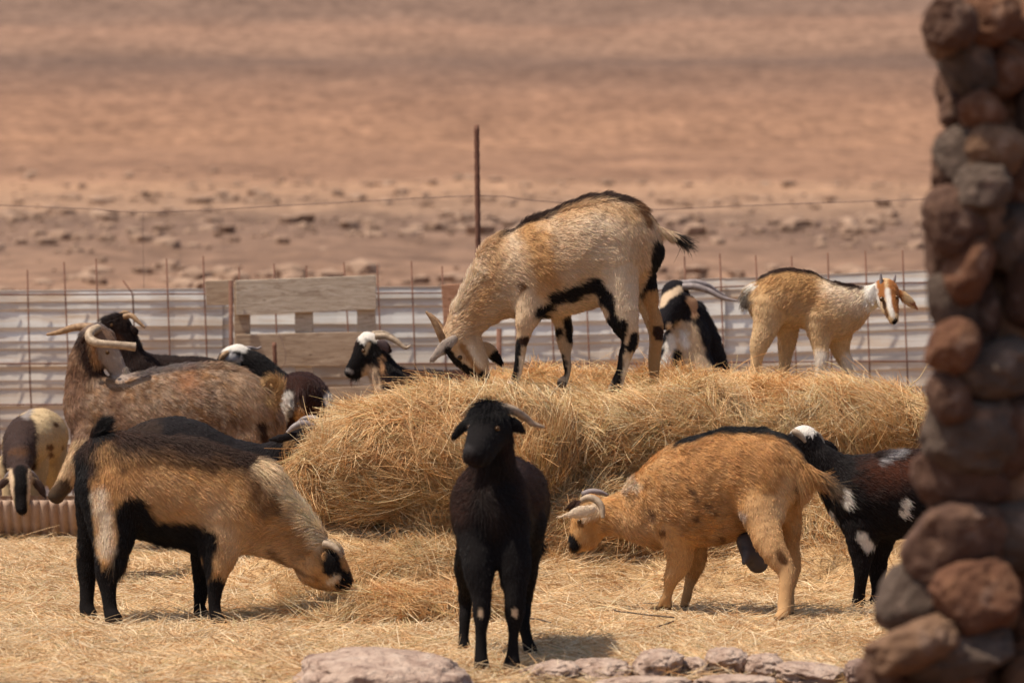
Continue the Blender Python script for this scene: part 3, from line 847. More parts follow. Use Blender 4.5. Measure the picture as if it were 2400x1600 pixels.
# N: black spotted goat at right
goat('black goat with white spots and white crown at right, partly hidden by the boulder wall', 15.1, [
    ('torso', [(2030, 1165, 92), (2080, 1160, 102), (2150, 1158, 108), (2230, 1150, 100), (2280, 1150, 80)]),
    ('neck', [(1892, 1042, 38), (1915, 1075, 44), (1955, 1110, 56), (2005, 1145, 78), (2040, 1165, 90)]),
    ('head', [(1884, 1032, 36), (1862, 1056, 31), (1842, 1082, 22), (1832, 1096, 16)]),
    ('ear', [(1925, 1036, 8), (1942, 1044, 12), (1958, 1054, 6)], {'dy': .06}),
    ('ear_near', [(1850, 1030, 8), (1842, 1045, 12), (1838, 1064, 6)], {'dy': -.07}),
    ('leg_a', [(2020, 1240, 48), (2022, 1300, 28), (2020, 1345, 20), (2016, 1380, 15), (2010, 1416, 18)], {'dy': -.08}),
    ('leg_b', [(2060, 1240, 48), (2058, 1300, 28), (2056, 1345, 20), (2056, 1380, 15), (2055, 1412, 18)], {'dy': .08}),
    ('leg_c', [(2260, 1200, 60), (2262, 1290, 34), (2275, 1340, 20), (2266, 1415, 18)], {'dy': -.08}),
    ('leg_d', [(2280, 1200, 55), (2290, 1290, 32), (2300, 1340, 20), (2292, 1405, 18)], {'dy': .08}),
    ('tail', [(2340, 1100, 16), (2362, 1085, 12), (2372, 1070, 8)]),
  ], (.011, .008, .008), ops=[
    ((.075, .022, .010), [(2060, 1110), (2140, 1095), (2220, 1110)], 38, 60, {'j': 20, 'a': .8}),
    ((.25, .23, .23), [(2070, 1078), (2105, 1062)], 9, 12, {'j': 5}),
    (WHITE, [(1984, 1157), (1986, 1180)], 12, 6, {'j': 4}), (WHITE, [(2124, 1178), (2118, 1206)], 10, 6, {'j': 4}),
    (WHITE, [(2020, 1258), (2036, 1278)], 13, 6, {'j': 5}),
    (WHITE, [(1850, 1000), (1875, 1000), (1900, 1008)], 13, 5, {'j': 3}), (WHITE, [(1946, 1200), (1958, 1222)], 5, 4),
  ], horns=[(M_HORN, [(1858, 1010, 6, -.07), (1868, 1014, 7, -.08), (1880, 1024, 6, -.08), (1888, 1036, 3, -.08)]),
            (M_HORN, [(1905, 1012, 6, .04), (1918, 1020, 6, .05), (1928, 1034, 4, .05), (1932, 1040, 2, .05)])],
  eyes=[(1852, 1052, 5, -.062)], tufts=[([(2060, 1060), (2200, 1050)], 16, .03, .8)], hair=26000, seed=6, snap=True)

# K: black goat behind the shaggy one
goat('black goat with curved grey horns behind the shaggy tan goat, eating the hay', 16.35, [
    ('torso', [(345, 1080, 90), (400, 1084, 113), (480, 1108, 108), (560, 1132, 96)]),
    ('neck', [(712, 1030, 36), (670, 1062, 46), (620, 1100, 64), (565, 1128, 88)]),
    ('head', [(722, 1018, 33), (745, 1020, 30), (770, 1040, 22), (785, 1056, 16)]),
    ('ear', [(690, 1018, 8), (660, 1026, 11), (630, 1030, 4)], {'dy': -.08}),
    ('leg_a', [(548, 1190, 42), (540, 1290, 24), (536, 1340, 18), (534, 1376, 18)], {'dy': -.05}),
    ('leg_b', [(536, 1190, 42), (526, 1290, 24), (522, 1340, 16), (518, 1372, 16)], {'dy': .08}),
    ('leg_c', [(330, 1150, 62), (290, 1240, 36), (262, 1310, 20), (262, 1376, 17)], {'dy': -.05}),
    ('leg_d', [(330, 1150, 62), (280, 1240, 36), (252, 1310, 20), (254, 1372, 17)], {'dy': .08}),
    ('tail', [(265, 1040, 16), (252, 1060, 12)], {'hl': .03}),
  ], (.015, .012, .013), ops=[((.05, .03, .02), [(310, 1010), (360, 1000)], 20, 20, {'a': .6}), (TAN, [(672, 1042), (690, 1036)], 5, 5, {'a': .6}),
       ((.2, .2, .22), [(740, 985), (760, 990)], 7, 8)],
  horns=[(M_HORN_GREY, [(735, 1002, 8, -.06), (712, 993, 9, -.07), (690, 1000, 7, -.08), (672, 1014, 3, -.08)]),
         (M_HORN_GREY, [(752, 992, 8, .05), (735, 981, 8, .06), (712, 982, 6, .07), (698, 990, 3, .07)])],
  eyes=[(752, 1020, 5, -.07)], hair=18000, seed=7, hlen=.8)

# E: large mottled brown goat at left
goat('large mottled brown goat at left with long spread horns, one tip cut square', 17.8, [
    ('torso', [(232, 965, 76), (290, 980, 102), (370, 985, 122), (450, 982, 131), (530, 975, 122), (585, 1000, 88)]),
    ('neck', [(216, 795, 36), (204, 835, 42), (200, 885, 48), (208, 930, 58), (232, 970, 74)]),
    ('head', [(225, 788, 33), (245, 812, 31), (262, 840, 26), (277, 866, 19)]),
    ('ear', [(205, 780, 7), (195, 795, 10), (190, 812, 5)], {'dy': -.09}),
    ('ear_far', [(238, 775, 7), (256, 782, 12), (268, 798, 5)], {'dy': .08}),
    ('leg_a', [(225, 1035, 55), (195, 1065, 36), (172, 1098, 27), (150, 1135, 22), (132, 1160, 21)], {'dy': -.12, 'hl': .022}),
    ('leg_b', [(245, 1040, 50), (240, 1130, 30), (238, 1200, 20), (238, 1295, 18)], {'dy': .10}),
    ('leg_c', [(565, 1040, 75), (580, 1130, 48), (600, 1200, 24), (592, 1296, 18)], {'dy': -.11}),
    ('leg_d', [(580, 1040, 70), (598, 1130, 42), (612, 1200, 22), (606, 1286, 17)], {'dy': .11}),
    ('tail', [(610, 960, 14), (640, 938, 13), (652, 908, 11), (640, 888, 9), (626, 896, 7)], {'dy': -.05, 'hl': .03}),
  ], (.27, .14, .065), ops=[
    ((.17, .08, .04), [(180, 830), (180, 900)], 30, 30, {'a': .6}), ((.20, .11, .07), [(170, 880), (180, 1010)], 24, 30, {'a': .7}),
    (DARK, [(190, 790), (196, 830), (215, 862), (235, 872)], 15, 12, {'j': 6}), (ORANGE, [(218, 815), (228, 850)], 10, 10, {'a': .7}),
    ((.15, .12, .11), (232, 430), 11, 14, {'spine': 1, 'j': 6}),
    ((.30, .12, .05), [(440, 900)], 26, 40, {'j': 20, 'a': .7}), ((.16, .08, .045), [(265, 930), (280, 980)], 22, 30, {'a': .7}),
    ((.38, .30, .25), [(250, 818), (270, 850), (285, 872)], 24, 8, {'j': 4}), ((.24, .14, .09), [(232, 775), (262, 790)], 12, 8, {'a': .8}),
    ((.40, .26, .16), [(560, 900), (600, 980)], 26, 40, {'a': .6}), ((.38, .24, .15), [(330, 1000), (430, 1020)], 30, 50, {'j': 20, 'a': .5}),
    ((.55, .38, .22), [(195, 1060), (158, 1115)], 30, 16), ((.08, .05, .03), [(150, 1140), (125, 1165)], 20, 10), (DARK, [(612, 1000), (620, 1030)], 9, 8),
    ((.42, .26, .12), [(640, 938), (650, 900), (630, 890)], 20, 8),
  ], mott=[(.55, 14, (.42, .27, .17)), (.5, 24, (.09, .045, .025)), (.45, 50, (.50, .38, .28)), (.4, 75, (.06, .035, .025))],
  horns=[(M_HORN_TAN, [(232, 768, 9, .02), (205, 766, 9, .04), (172, 768, 8, .07), (140, 778, 6, .1), (110, 784, 3, .13)]),
         (M_HORN, [(232, 768, 9, -.03), (213, 778, 10, -.07), (211, 794, 10, -.10), (230, 804, 9, -.12), (262, 807, 8.5, -.12), (292, 810, 9, -.11), (318, 813, 10, -.10)])],
  eyes=[(252, 826, 5, -.07)], tufts=[([(300, 868), (460, 848), (560, 855)], 14, .03, .6), ([(640, 900)], 26, .04, .8)], hair=46000, seed=8)

# F: dark goat behind the mottled one
goat('dark goat behind the mottled brown goat, its head raised by the tin fence', 19.0, [
    ('torso', [(335, 895, 66), (400, 900, 70), (470, 905, 72), (520, 910, 62)], {'dy': .05}),
    ('neck', [(290, 775, 28), (303, 810, 30), (315, 850, 38), (335, 885, 55)]),
    ('head', [(280, 762, 27), (258, 765, 22), (240, 785, 16)]),
    ('ear', [(305, 762, 6), (316, 775, 10), (322, 788, 5)], {'dy': -.06}),
    ('leg_a', [(330, 950, 38), (330, 1080, 20), (330, 1150, 15), (330, 1250, 14)], {'dy': -.07}),
    ('leg_b', [(345, 950, 38), (345, 1080, 20), (345, 1150, 15), (345, 1250, 14)], {'dy': .08}),
    ('leg_c', [(520, 950, 42), (525, 1080, 24), (535, 1150, 15), (530, 1250, 14)], {'dy': -.07}),
    ('leg_d', [(530, 950, 42), (540, 1080, 24), (550, 1150, 15), (545, 1250, 14)], {'dy': .08}),
    ('tail', [(570, 880, 12), (585, 900, 8)]),
  ], (.020, .011, .009), ops=[((.07, .03, .015), [(275, 790), (290, 810)], 10, 10)],
  horns=[(M_HORN_TAN, [(290, 742, 6, -.04), (308, 740, 6, -.05), (322, 752, 5, -.06), (340, 768, 2.5, -.07)]),
         (M_HORN_TAN, [(275, 740, 6, .04), (292, 734, 6, .05), (306, 738, 5, .07), (318, 746, 2.5, .08)])],
  eyes=[(262, 762, 4, -.05)], tufts=[([(240, 745), (280, 738)], 10, .03, .8)], hair=12000, seed=9, vox=.009)

# G: black goat with white crown
goat('black goat with white crown and thin horn just over the mottled goat\'s rump', 19.4, [
    ('torso', [(655, 950, 66, 0), (690, 965, 72, .25), (705, 960, 66, .5)], {'f': 1}),
    ('neck', [(565, 838, 28), (600, 858, 36), (632, 895, 46), (655, 940, 62)]),
    ('head', [(556, 832, 27), (534, 840, 25), (520, 862, 18), (512, 878, 13)]),
    ('ear', [(560, 832, 6), (545, 838, 12), (528, 842, 5)], {'dy': -.07}),
    ('leg_a', [(640, 1000, 40), (642, 1100, 22), (642, 1160, 15), (642, 1236, 14)], {'dy': -.02}),
    ('leg_b', [(672, 1000, 40), (672, 1100, 22), (672, 1160, 15), (672, 1236, 14)], {'dy': .05}),
    ('leg_c', [(690, 1000, 44), (690, 1100, 24), (695, 1160, 15), (690, 1225, 14)], {'dy': .5}),
    ('leg_d', [(722, 1000, 44), (722, 1100, 24), (725, 1160, 15), (722, 1225, 14)], {'dy': .55}),
    ('tail', [(708, 925, 12, .62), (712, 950, 8, .68)]),
  ], (.012, .010, .010), ops=[(WHITE, [(522, 812), (545, 806), (572, 812)], 13, 6, {'j': 4}), ((.4, .38, .38), [(540, 838), (556, 842)], 11, 6, {'near': -.03})],
  horns=[(M_HORN_TAN, [(535, 826, 6, -.06), (522, 834, 6, -.08), (516, 846, 4, -.08), (518, 858, 2, -.08)]),
         (M_HORN_GREY, [(570, 816, 5, .03), (588, 815, 4, .05), (602, 817, 3, .06), (613, 812, 1.5, .06)])],
  eyes=[(533, 846, 4, -.06)], hair=10000, seed=10, vox=.009)

# H: dark brown goat seen from behind
goat('dark brown goat seen from behind with white thighs, left of the hay pile', 18.5, [
    ('torso', [(708, 1010, 50, .95), (712, 950, 64, .75), (708, 940, 70, .45), (702, 935, 66, .15), (698, 930, 56, 0)], {'f': 1, 'hl': .018}),
    ('neck', [(735, 1100, 26, 1.35), (728, 1060, 32, 1.2), (712, 1000, 48, .98)], {'f': 1}),
    ('head', [(738, 1110, 24, 1.38), (742, 1150, 18, 1.42), (745, 1175, 12, 1.44)], {'f': 1}),
    ('leg_a', [(668, 960, 40), (655, 1030, 30), (655, 1120, 18), (660, 1268, 15)], {'dy': .02, 'f': 1}),
    ('leg_b', [(740, 960, 38), (752, 1030, 28), (745, 1120, 18), (740, 1266, 15)], {'dy': .05, 'f': 1}),
    ('leg_c', [(690, 1010, 34), (690, 1100, 18), (690, 1236, 14)], {'dy': .85, 'f': 1}),
    ('leg_d', [(735, 1010, 34), (735, 1100, 18), (735, 1236, 14)], {'dy': .85, 'f': 1}),
    ('tail', [(700, 900, 12, -.03), (700, 925, 10, -.12), (702, 945, 7, -.14)]),
  ], (.035, .014, .010), ops=[(WHITE, [(672, 935), (650, 985), (640, 1020)], 19, 8, {'j': 5}), (TAN, [(700, 950), (704, 990)], 10, 8, {'j': 4}),
       ((.2, .2, .22), [(685, 940), (680, 970)], 6, 6), (WHITE, [(772, 930), (778, 975)], 12, 6, {'j': 3})],
  eyes=[], hair=12000, seed=11, vox=.009)

# I: cream goat with dark neck at the trough
goat('cream goat with dark neck and black face, head down at the ribbed trough', 19.0, [
    ('torso', [(60, 1035, 58, -.12), (80, 1025, 66, .12), (95, 1022, 67, .4), (100, 1028, 58, .7)], {'f': 1, 'hl': .012}),
    ('neck', [(47, 1095, 30, -.46), (47, 1070, 38, -.36), (50, 1045, 48, -.2)], {'f': 1, 'hl': .015}),
    ('head', [(47, 1112, 28, -.52), (47, 1142, 25, -.56), (49, 1170, 20, -.58), (50, 1192, 15, -.6)], {'f': 1}),
    ('ear', [(70, 1118, 7, -.5), (90, 1135, 12, -.5), (108, 1165, 5, -.5)], {'f': .5}),
    ('ear_left', [(24, 1120, 7, -.5), (8, 1132, 11, -.5), (-8, 1150, 5, -.5)], {'f': .5}),
    ('leg_a', [(25, 1090, 34), (22, 1160, 20), (22, 1250, 15)], {'dy': -.1, 'f': 1}),
    ('leg_b', [(85, 1090, 34), (88, 1160, 20), (88, 1250, 15)], {'dy': -.05, 'f': 1}),
    ('leg_c', [(80, 1090, 40), (72, 1160, 24), (72, 1230, 15)], {'dy': .6, 'f': 1}),
    ('leg_d', [(130, 1080, 40), (138, 1150, 24), (138, 1230, 15)], {'dy': .6, 'f': 1}),
    ('tail', [(100, 985, 12, .82), (102, 1010, 8, .88)]),
  ], (.60, .44, .25), ops=[((.05, .03, .025), [(45, 1010), (45, 1080)], 42, 8, {'near': .05, 'j': 4}), ((.12, .055, .025), [(30, 1060), (60, 1060)], 10, 14, {'near': 0, 'a': .7}),
       (CREAM, [(22, 1105), (29, 1160)], 8, 4, {'near': -.2, 'j': 1}), (CREAM, [(72, 1105), (66, 1165)], 8, 4, {'near': -.2, 'j': 1}),
       (BLACK, [(48, 1105), (49, 1205)], 16, 5, {'near': -.2, 'j': 2, 'j2': 1}), ((.08, .05, .04), [(88, 1130), (108, 1165)], 14, 6, {'near': -.3}), ((.08, .05, .04), [(8, 1132), (-8, 1150)], 14, 6, {'near': -.3}),
       (BROWN, [(118, 1048)], 8, 5, {'j': 3}), (BROWN, [(120, 1066)], 6, 5), (BROWN, [(150, 1050)], 4, 4), (BROWN, [(130, 995)], 4, 4), (GREY, [(60, 975), (75, 955)], 8, 8)],
  horns=[(M_HORN_GREY, [(34, 1104, 5, -.52), (24, 1108, 5, -.5), (14, 1118, 4, -.48), (8, 1130, 2, -.46)]),
         (M_HORN_GREY, [(62, 1104, 5, -.52), (74, 1108, 5, -.5), (86, 1120, 4, -.48), (92, 1132, 2, -.46)])],
  eyes=[(28, 1132, 4, -.56), (66, 1132, 4, -.56)], hair=16000, seed=12, vox=.008)

# B: kid on the pile
goat('cream and orange kid with white ears standing on the right of the hay pile', 17.9, [
    ('torso', [(1960, 728, 62, -.03), (1915, 712, 66), (1870, 698, 70), (1832, 695, 68), (1800, 705, 52)], {'hl': .016}),
    ('neck', [(2058, 690, 27, -.06), (2030, 700, 32, -.05), (2000, 712, 44, -.04), (1965, 728, 56, -.03)], {'hl': .016}),
    ('head', [(2076, 684, 30, -.07), (2082, 706, 26, -.1), (2089, 730, 19, -.13), (2094, 746, 14, -.15)], {'f': .95}),
    ('ear', [(2048, 672, 7), (2043, 692, 13), (2044, 712, 6)], {'dy': -.1}),
    ('ear_far', [(2106, 684, 7), (2128, 702, 12), (2150, 723, 4)], {'dy': -.04}),
    ('leg_a', [(1925, 750, 42), (1922, 800, 24), (1925, 845, 17), (1920, 872, 12), (1918, 895, 13)], {'dy': -.09}),
    ('leg_b', [(1965, 770, 38), (1970, 820, 23), (1987, 858, 16), (1978, 880, 12), (1972, 898, 13)], {'dy': .05}),
    ('leg_c', [(1808, 720, 46), (1796, 765, 32), (1780, 810, 22), (1773, 848, 15), (1770, 892, 14)], {'dy': -.08}),
    ('leg_d', [(1835, 730, 46), (1845, 780, 28), (1838, 830, 18), (1837, 860, 14), (1836, 895, 13)], {'dy': .09}),
    ('tail', [(1768, 672, 10), (1752, 682, 10), (1746, 705, 8)], {'hl': .03}),
  ], (.62, .43, .24), ops=[
    ((.50, .28, .11), [(1800, 650), (1850, 650), (1900, 680)], 42, 50, {'j': 12, 'a': .9}), ((.50, .28, .11), [(1830, 715)], 24, 30, {'a': .6}),
    (TAN, [(1945, 765)], 20, 22, {'a': .5}), (PALE, [(1985, 690), (2040, 700), (1960, 670)], 34, 34, {'a': .8}),
    (DARK, (1795, 2010), 8, 6, {'spine': 1, 'j': 4, 'j2': 3}),
    (WHITE, [(2045, 670), (2044, 712)], 18, 4, {'near': -.04, 'j': 1, 'j2': 1}), (WHITE, [(1922, 840), (1920, 880)], 18, 16, {'a': .8}), (WHITE, [(1988, 850), (1975, 890)], 20, 14, {'a': .8}),
    ((.34, .13, .04), [(2062, 660), (2068, 690)], 10, 5, {'j': 2, 'near': -.05}), ((.34, .13, .04), [(2095, 662), (2102, 700), (2098, 720)], 15, 5, {'j': 2}),
    (WHITE, [(2080, 680), (2084, 715), (2092, 738)], 6, 4, {'j': 1, 'j2': 1}), (BROWN, [(2068, 700), (2080, 740)], 4, 3, {'j': 1, 'j2': 1}),
    (BLACK, [(2098, 752), (2094, 762)], 7, 3, {'j': 1, 'j2': 1}), ((.2, .17, .14), [(1748, 690), (1744, 720)], 14, 8), (WHITE, [(1765, 668)], 9, 5, {'j': 2}),
    ((.3, .12, .06), [(2140, 712), (2150, 722)], 6, 4, {'j': 1}),
  ], mott=[(.18, 12, TAN)],
  horns=[(M_HORN_GREY, [(2066, 668, 5, -.09), (2065, 656, 4, -.09), (2064, 641, 2, -.09)]), (M_HORN_GREY, [(2094, 662, 4, -.03), (2097, 653, 3, -.03), (2099, 643, 1.5, -.03)])],
  eyes=[(2067, 701, 6, -.145), (2102, 697, 5, -.12)],
  tufts=[([(1795, 622), (1850, 606), (1880, 616)], 13, .035, .9), ([(1900, 632), (2000, 666)], 9, .018, .8)], hair=26000, seed=13, vox=.007)

# C: black and cream goat behind the pile
goat('black goat with cream face stripe, pale chest and long sweeping horn behind the hay', 19.4, [
    ('torso', [(1612, 800, 40), (1625, 860, 52), (1650, 930, 64), (1690, 960, 70, .1)], {'f': .85}),
    ('torso_back', [(1625, 735, 34, .06), (1645, 800, 46, .12), (1662, 880, 52, .2), (1690, 950, 64, .3)], {'f': .9}),
    ('neck', [(1592, 700, 30), (1606, 740, 38), (1618, 790, 46)], {}),
    ('head', [(1582, 686, 31), (1578, 712, 30, -.03), (1568, 738, 24, -.07), (1560, 756, 17, -.10)], {'f': .9}),
    ('head_jaw', [(1592, 720, 28), (1582, 745, 20, -.03)], {'f': .9}),
    ('ear', [(1605, 692, 7), (1622, 708, 13), (1628, 732, 5)], {'dy': -.08}),
    ('leg_a', [(1575, 790, 22), (1562, 850, 17), (1560, 950, 15), (1562, 1050, 14), (1562, 1238, 14)], {'dy': -.05}),
    ('leg_b', [(1612, 900, 32), (1612, 1000, 20), (1614, 1100, 15), (1614, 1238, 14)], {'dy': .06}),
    ('leg_c', [(1715, 980, 44), (1722, 1080, 24), (1730, 1150, 16), (1726, 1238, 14)], {'dy': .05}),
    ('leg_d', [(1735, 980, 44), (1742, 1080, 24), (1750, 1150, 16), (1746, 1230, 14)], {'dy': .22}),
    ('tail', [(1755, 920, 12, .3), (1765, 945, 8, .3)]),
  ], (.014, .012, .014), ops=[
    ((.62, .45, .29), [(1605, 785), (1620, 830), (1650, 900)], 32, 10, {'j': 6, 'near': .02}), (WHITE, [(1602, 785), (1606, 805)], 10, 10, {'near': 0}),
    (CREAM, [(1592, 678), (1562, 695), (1550, 712)], 9, 4, {'j': 2, 'j2': 2}), (WHITE, [(1572, 795), (1560, 860)], 13, 6, {'near': 0}),
    (BLACK, [(1588, 830), (1592, 875)], 10, 6, {'near': .03}), ((.42, .25, .15), [(1622, 705), (1630, 730)], 13, 5, {'near': -.03}), (WHITE, [(1718, 845), (1724, 890)], 7, 5),
    (CREAM, [(1565, 762), (1580, 775)], 6, 5),
  ], horns=[(M_HORN_GREY, [(1600, 672, 8, -.03), (1630, 672, 8, -.04), (1662, 682, 6.5, -.05), (1695, 698, 5, -.06), (1730, 706, 2, -.06)]),
            (M_HORN_GREY, [(1598, 668, 10, .05), (1626, 664, 9, .08), (1655, 670, 8, .11), (1680, 684, 5, .14), (1705, 696, 2, .16)])],
  eyes=[(1562, 706, 5, -.06)], hair=16000, seed=14, vox=.008)

# D: dark goat with white crown behind the pile
goat('dark brown goat with white crown and tan throat behind the left hay top', 18.9, [
    ('torso', [(945, 925, 58), (1000, 930, 68), (1080, 935, 72), (1160, 940, 72), (1215, 945, 60)]),
    ('neck', [(878, 828, 30), (894, 860, 36), (915, 895, 46), (945, 925, 56)]),
    ('head', [(862, 808, 29), (850, 834, 26), (835, 856, 20), (822, 870, 14)]),
    ('head_jaw', [(872, 832, 25), (850, 862, 16), (840, 874, 11)]),
    ('ear', [(884, 800, 6), (898, 808, 12), (912, 822, 6)], {'dy': -.08}),
    ('ear_far', [(850, 796, 5), (842, 800, 7), (836, 806, 4)], {'dy': .05}),
    ('leg_a', [(940, 970, 38), (938, 1060, 22), (936, 1150, 15), (936, 1255, 14)], {'dy': -.07}),
    ('leg_b', [(955, 970, 38), (955, 1060, 22), (955, 1150, 15), (955, 1250, 14)], {'dy': .08}),
    ('leg_c', [(1210, 975, 44), (1215, 1060, 26), (1225, 1140, 16), (1220, 1255, 14)], {'dy': -.07}),
    ('leg_d', [(1222, 975, 44), (1230, 1060, 26), (1240, 1140, 16), (1236, 1250, 14)], {'dy': .08}),
    ('tail', [(1262, 910, 12), (1276, 930, 8)]),
  ], (.030, .013, .010), ops=[
    ((.085, .030, .016), [(1100, 900), (1240, 910)], 40, 60, {'a': .9}), (BLACK, [(870, 820), (840, 850), (822, 872)], 34, 10), (BLACK, [(915, 850), (935, 890)], 20, 14),
    (WHITE, [(845, 786), (862, 782), (878, 788)], 12, 5, {'j': 3}), (WHITE, [(850, 800)], 6, 4, {'j': 2}), ((.45, .32, .20), [(864, 805), (856, 826)], 4.5, 4, {'j': 1.5, 'j2': 1.5}),
    ((.60, .42, .27), [(868, 872), (872, 905), (885, 930)], 18, 9, {'near': .03, 'j': 4}), ((.55, .30, .15), [(893, 838), (896, 870)], 6, 5, {'near': .03}),
    ((.10, .07, .07), [(898, 808)], 14, 5, {'near': -.04}), (GREY, [(815, 868), (825, 872)], 4, 4, {'j': 1}),
  ], horns=[(M_HORN, [(880, 788, 8, -.04), (905, 788, 7, -.05), (930, 800, 6, -.06), (950, 815, 4, -.07), (963, 809, 2, -.07)]),
            (M_HORN, [(874, 784, 8, .05), (898, 782, 7, .08), (920, 790, 5, .10), (938, 802, 3, .12)])],
  eyes=[(852, 822, 5, -.06)], tufts=[([(838, 885), (842, 895)], 10, .03, .3)], hair=16000, seed=15, vox=.008)

# ------------------------------------------------------------------ tin fence, mesh, post and wire
FD = 21.6
def ztop(px):
    return np.interp(px, [-200, 0, 900, 1450, 1640, 2200, 2600], [684, 681, 672, 664, 655, 632, 622])
m, nt, b = nmat('galvanised_tin')
st = ramp(nt, tex(nt, 1.0, 6, (.35, 1, 14), .7), [(.34, (.52, .48, .43)), (.5, (.70, .68, .64)), (.66, (.80, .79, .77))])
rst = ramp(nt, tex(nt, 2.0, 8, (.6, 1, 7), .75), [(.46, (0, 0, 0)), (.62, (1, 1, 1))])
c = mixc(nt, st, (.58, .46, .35), rst)
gg = nt.nodes.new('ShaderNodeTexCoord'); sp = nt.nodes.new('ShaderNodeSeparateXYZ'); nt.links.new(gg.outputs['Object'], sp.inputs[0])
mr = nt.nodes.new('ShaderNodeMapRange'); mr.inputs[1].default_value = .95; mr.inputs[2].default_value = .45; nt.links.new(sp.outputs['Z'], mr.inputs[0])
dirt = mixc(nt, c, (.52, .41, .31), mr.outputs[0])      # splashed earth on the lower sheet
fin = mixc(nt, c, dirt, .6)
nt.links.new(fin, b.inputs['Base Color']); b.inputs['Roughness'].default_value = .55; b.inputs['Metallic'].default_value = .15
bump(nt, b, tex(nt, 60, 4), .15, .002)
M_TIN = m
prof = [(0, 0), (.012, .003), (.060, -.0045), (.066, .000), (.100, -.0015), (.112, .0045), (.150, .0015), (.195, -.0065), (.2075, 0)]
per = .2075
def sheet(px0, px1, label, dyoff, lean=0.0, tilt=0.0):
    v = []; f = []; nx = 24
    zz = []
    k = 0
    while k * per < 1.35:
        for a, o in prof[:-1]: zz.append((k * per + a, o))
        k += 1
    rg_ = np.random.default_rng(int(px0) + 500)
    for i in range(nx + 1):
        px = px0 + (px1 - px0) * i / nx
        top = P(px, ztop(px) + tilt * (i / nx - .5), FD)
        for (dz, o) in zz:
            wob = .006 * math.sin(px * .013 + dz * 5) + .004 * math.sin(px * .05)
            v.append((top[0], FD + dyoff + o + wob + lean * dz, top[2] - dz))
    n = len(zz)
    for i in range(nx):
        for j in range(n - 1):
            f.append((i * n + j, (i + 1) * n + j, (i + 1) * n + j + 1, i * n + j + 1))
    o = mesh_obj('tin_sheet', v, f, M_TIN, smooth=False)
    sm = o.modifiers.new('thick', 'SOLIDIFY'); sm.thickness = .002
    tag(o, label, 'tin sheet', 'corrugated tin sheets of the fence')
sheet(-160, 520, 'weathered corrugated tin sheet at the far left of the fence', .04)
sheet(500, 1130, 'corrugated tin sheet behind the wooden pallet', .055, .0, 4)
sheet(1110, 1700, 'corrugated tin sheet behind the goat on the hay', .04, .0, -3)
sheet(1680, 3300, 'brightest corrugated tin sheet, behind the young kid', .055)

mesh = empty('mesh_fence', (0, FD, 0)); tag(mesh, 'rusty welded rebar mesh standing in front of the tin sheets', 'mesh fence')
def rod(pts, r, name, mat, parent, n=8):
    mm = MB(); mm.tube([Vector(p) for p in pts], [r] * len(pts), n)
    o = mm.build(name, mat, None, True)
    o.parent = parent
    if parent is not None: o.matrix_parent_inverse = parent.matrix_world.inverted()
    return o
bpy.context.view_layer.update()
vx = [(-20, 600), (64, 632), (150, 614), (225, 606), (390, 606), (476, 600), (560, 625), (642, 618), (718, 622), (806, 615), (884, 620), (964, 612), (1036, 624), (1120, 640),
      (1205, 640), (1290, 640), (1372, 640), (1450, 640), (1528, 640), (1604, 600), (1687, 594), (1771, 598), (1855, 600), (1940, 592), (2028, 588), (2115, 586), (2200, 590), (2290, 590)] + [(q_, 588) for q_ in range(2375, 3200, 85)]
rgm = np.random.default_rng(3)
for px, ty in vx:
    a = P(px, ty, FD); bpt = P(px + 22, 1150, FD)
    bpt[2] = 0.0
    md = (a + bpt) / 2 + np.array([rgm.normal(0, .004), 0, 0])
    rod([a, md, bpt], .0042, 'upright_rod', M_RUST, mesh)
a = P(288, 657, FD); m1 = P(311, 688, FD); b1 = P(330, 1150, FD); b1[2] = 0
rod([a, m1, b1], .0042, 'upright_rod', M_RUST, mesh)
for rows in ([691, 687, 684, 665, 655], [852, 852, 852, 847, 843], [948, 946, 946, 938, 934], [1042, 1042, 1040, 1036, 1030]):
    pts = [P(px, ry, FD - .009) for px, ry in zip((-60, 900, 1450, 1940, 3200), rows)]
    rod(catmull(pts, 5), .0042, 'cross_rod', M_RUST, mesh)

po = MB(); pts = [P(1117, 293 + t * 46, FD + .3) for t in range(0, 19)]
base = P(1128, 1100, FD + .3); base[2] = 0
pts = [P(1117 + 11 * t / 60, 293 + t * (1150 - 293) / 60, FD + .3) for t in range(61)]
po.tube(pts, [.0135] * 61, 10, ring=.16)
tag(po.build('fence_post', M_RUST, None, True), 'tall rusty rebar post rising behind the hay pile', 'fence post')
w = MB(); wp = catmull([P(px, py, FD + .3) for px, py in ((-260, 470), (0, 481), (200, 489), (360, 497), (700, 480), (1117, 459), (1250, 470), (1420, 484), (1540, 491), (1800, 480), (2200, 466), (2500, 455))], 6)
w.tube(wp, [.0022] * len(wp), 6)
tag(w.build('fence_wire', M_WIRE, None, True), 'thin sagging wire strung on the tall rebar post', 'wire')
w = MB(); wp = catmull([P(336, 500, FD + .3), P(335, 560, FD + .3), P(338, 690, FD + .3)], 4); w.tube(wp, [.0013] * len(wp), 6)
tag(w.build('hanging_wire', M_WIRE, None, True), 'short thin wire hanging straight down from the sagging wire at left', 'wire')

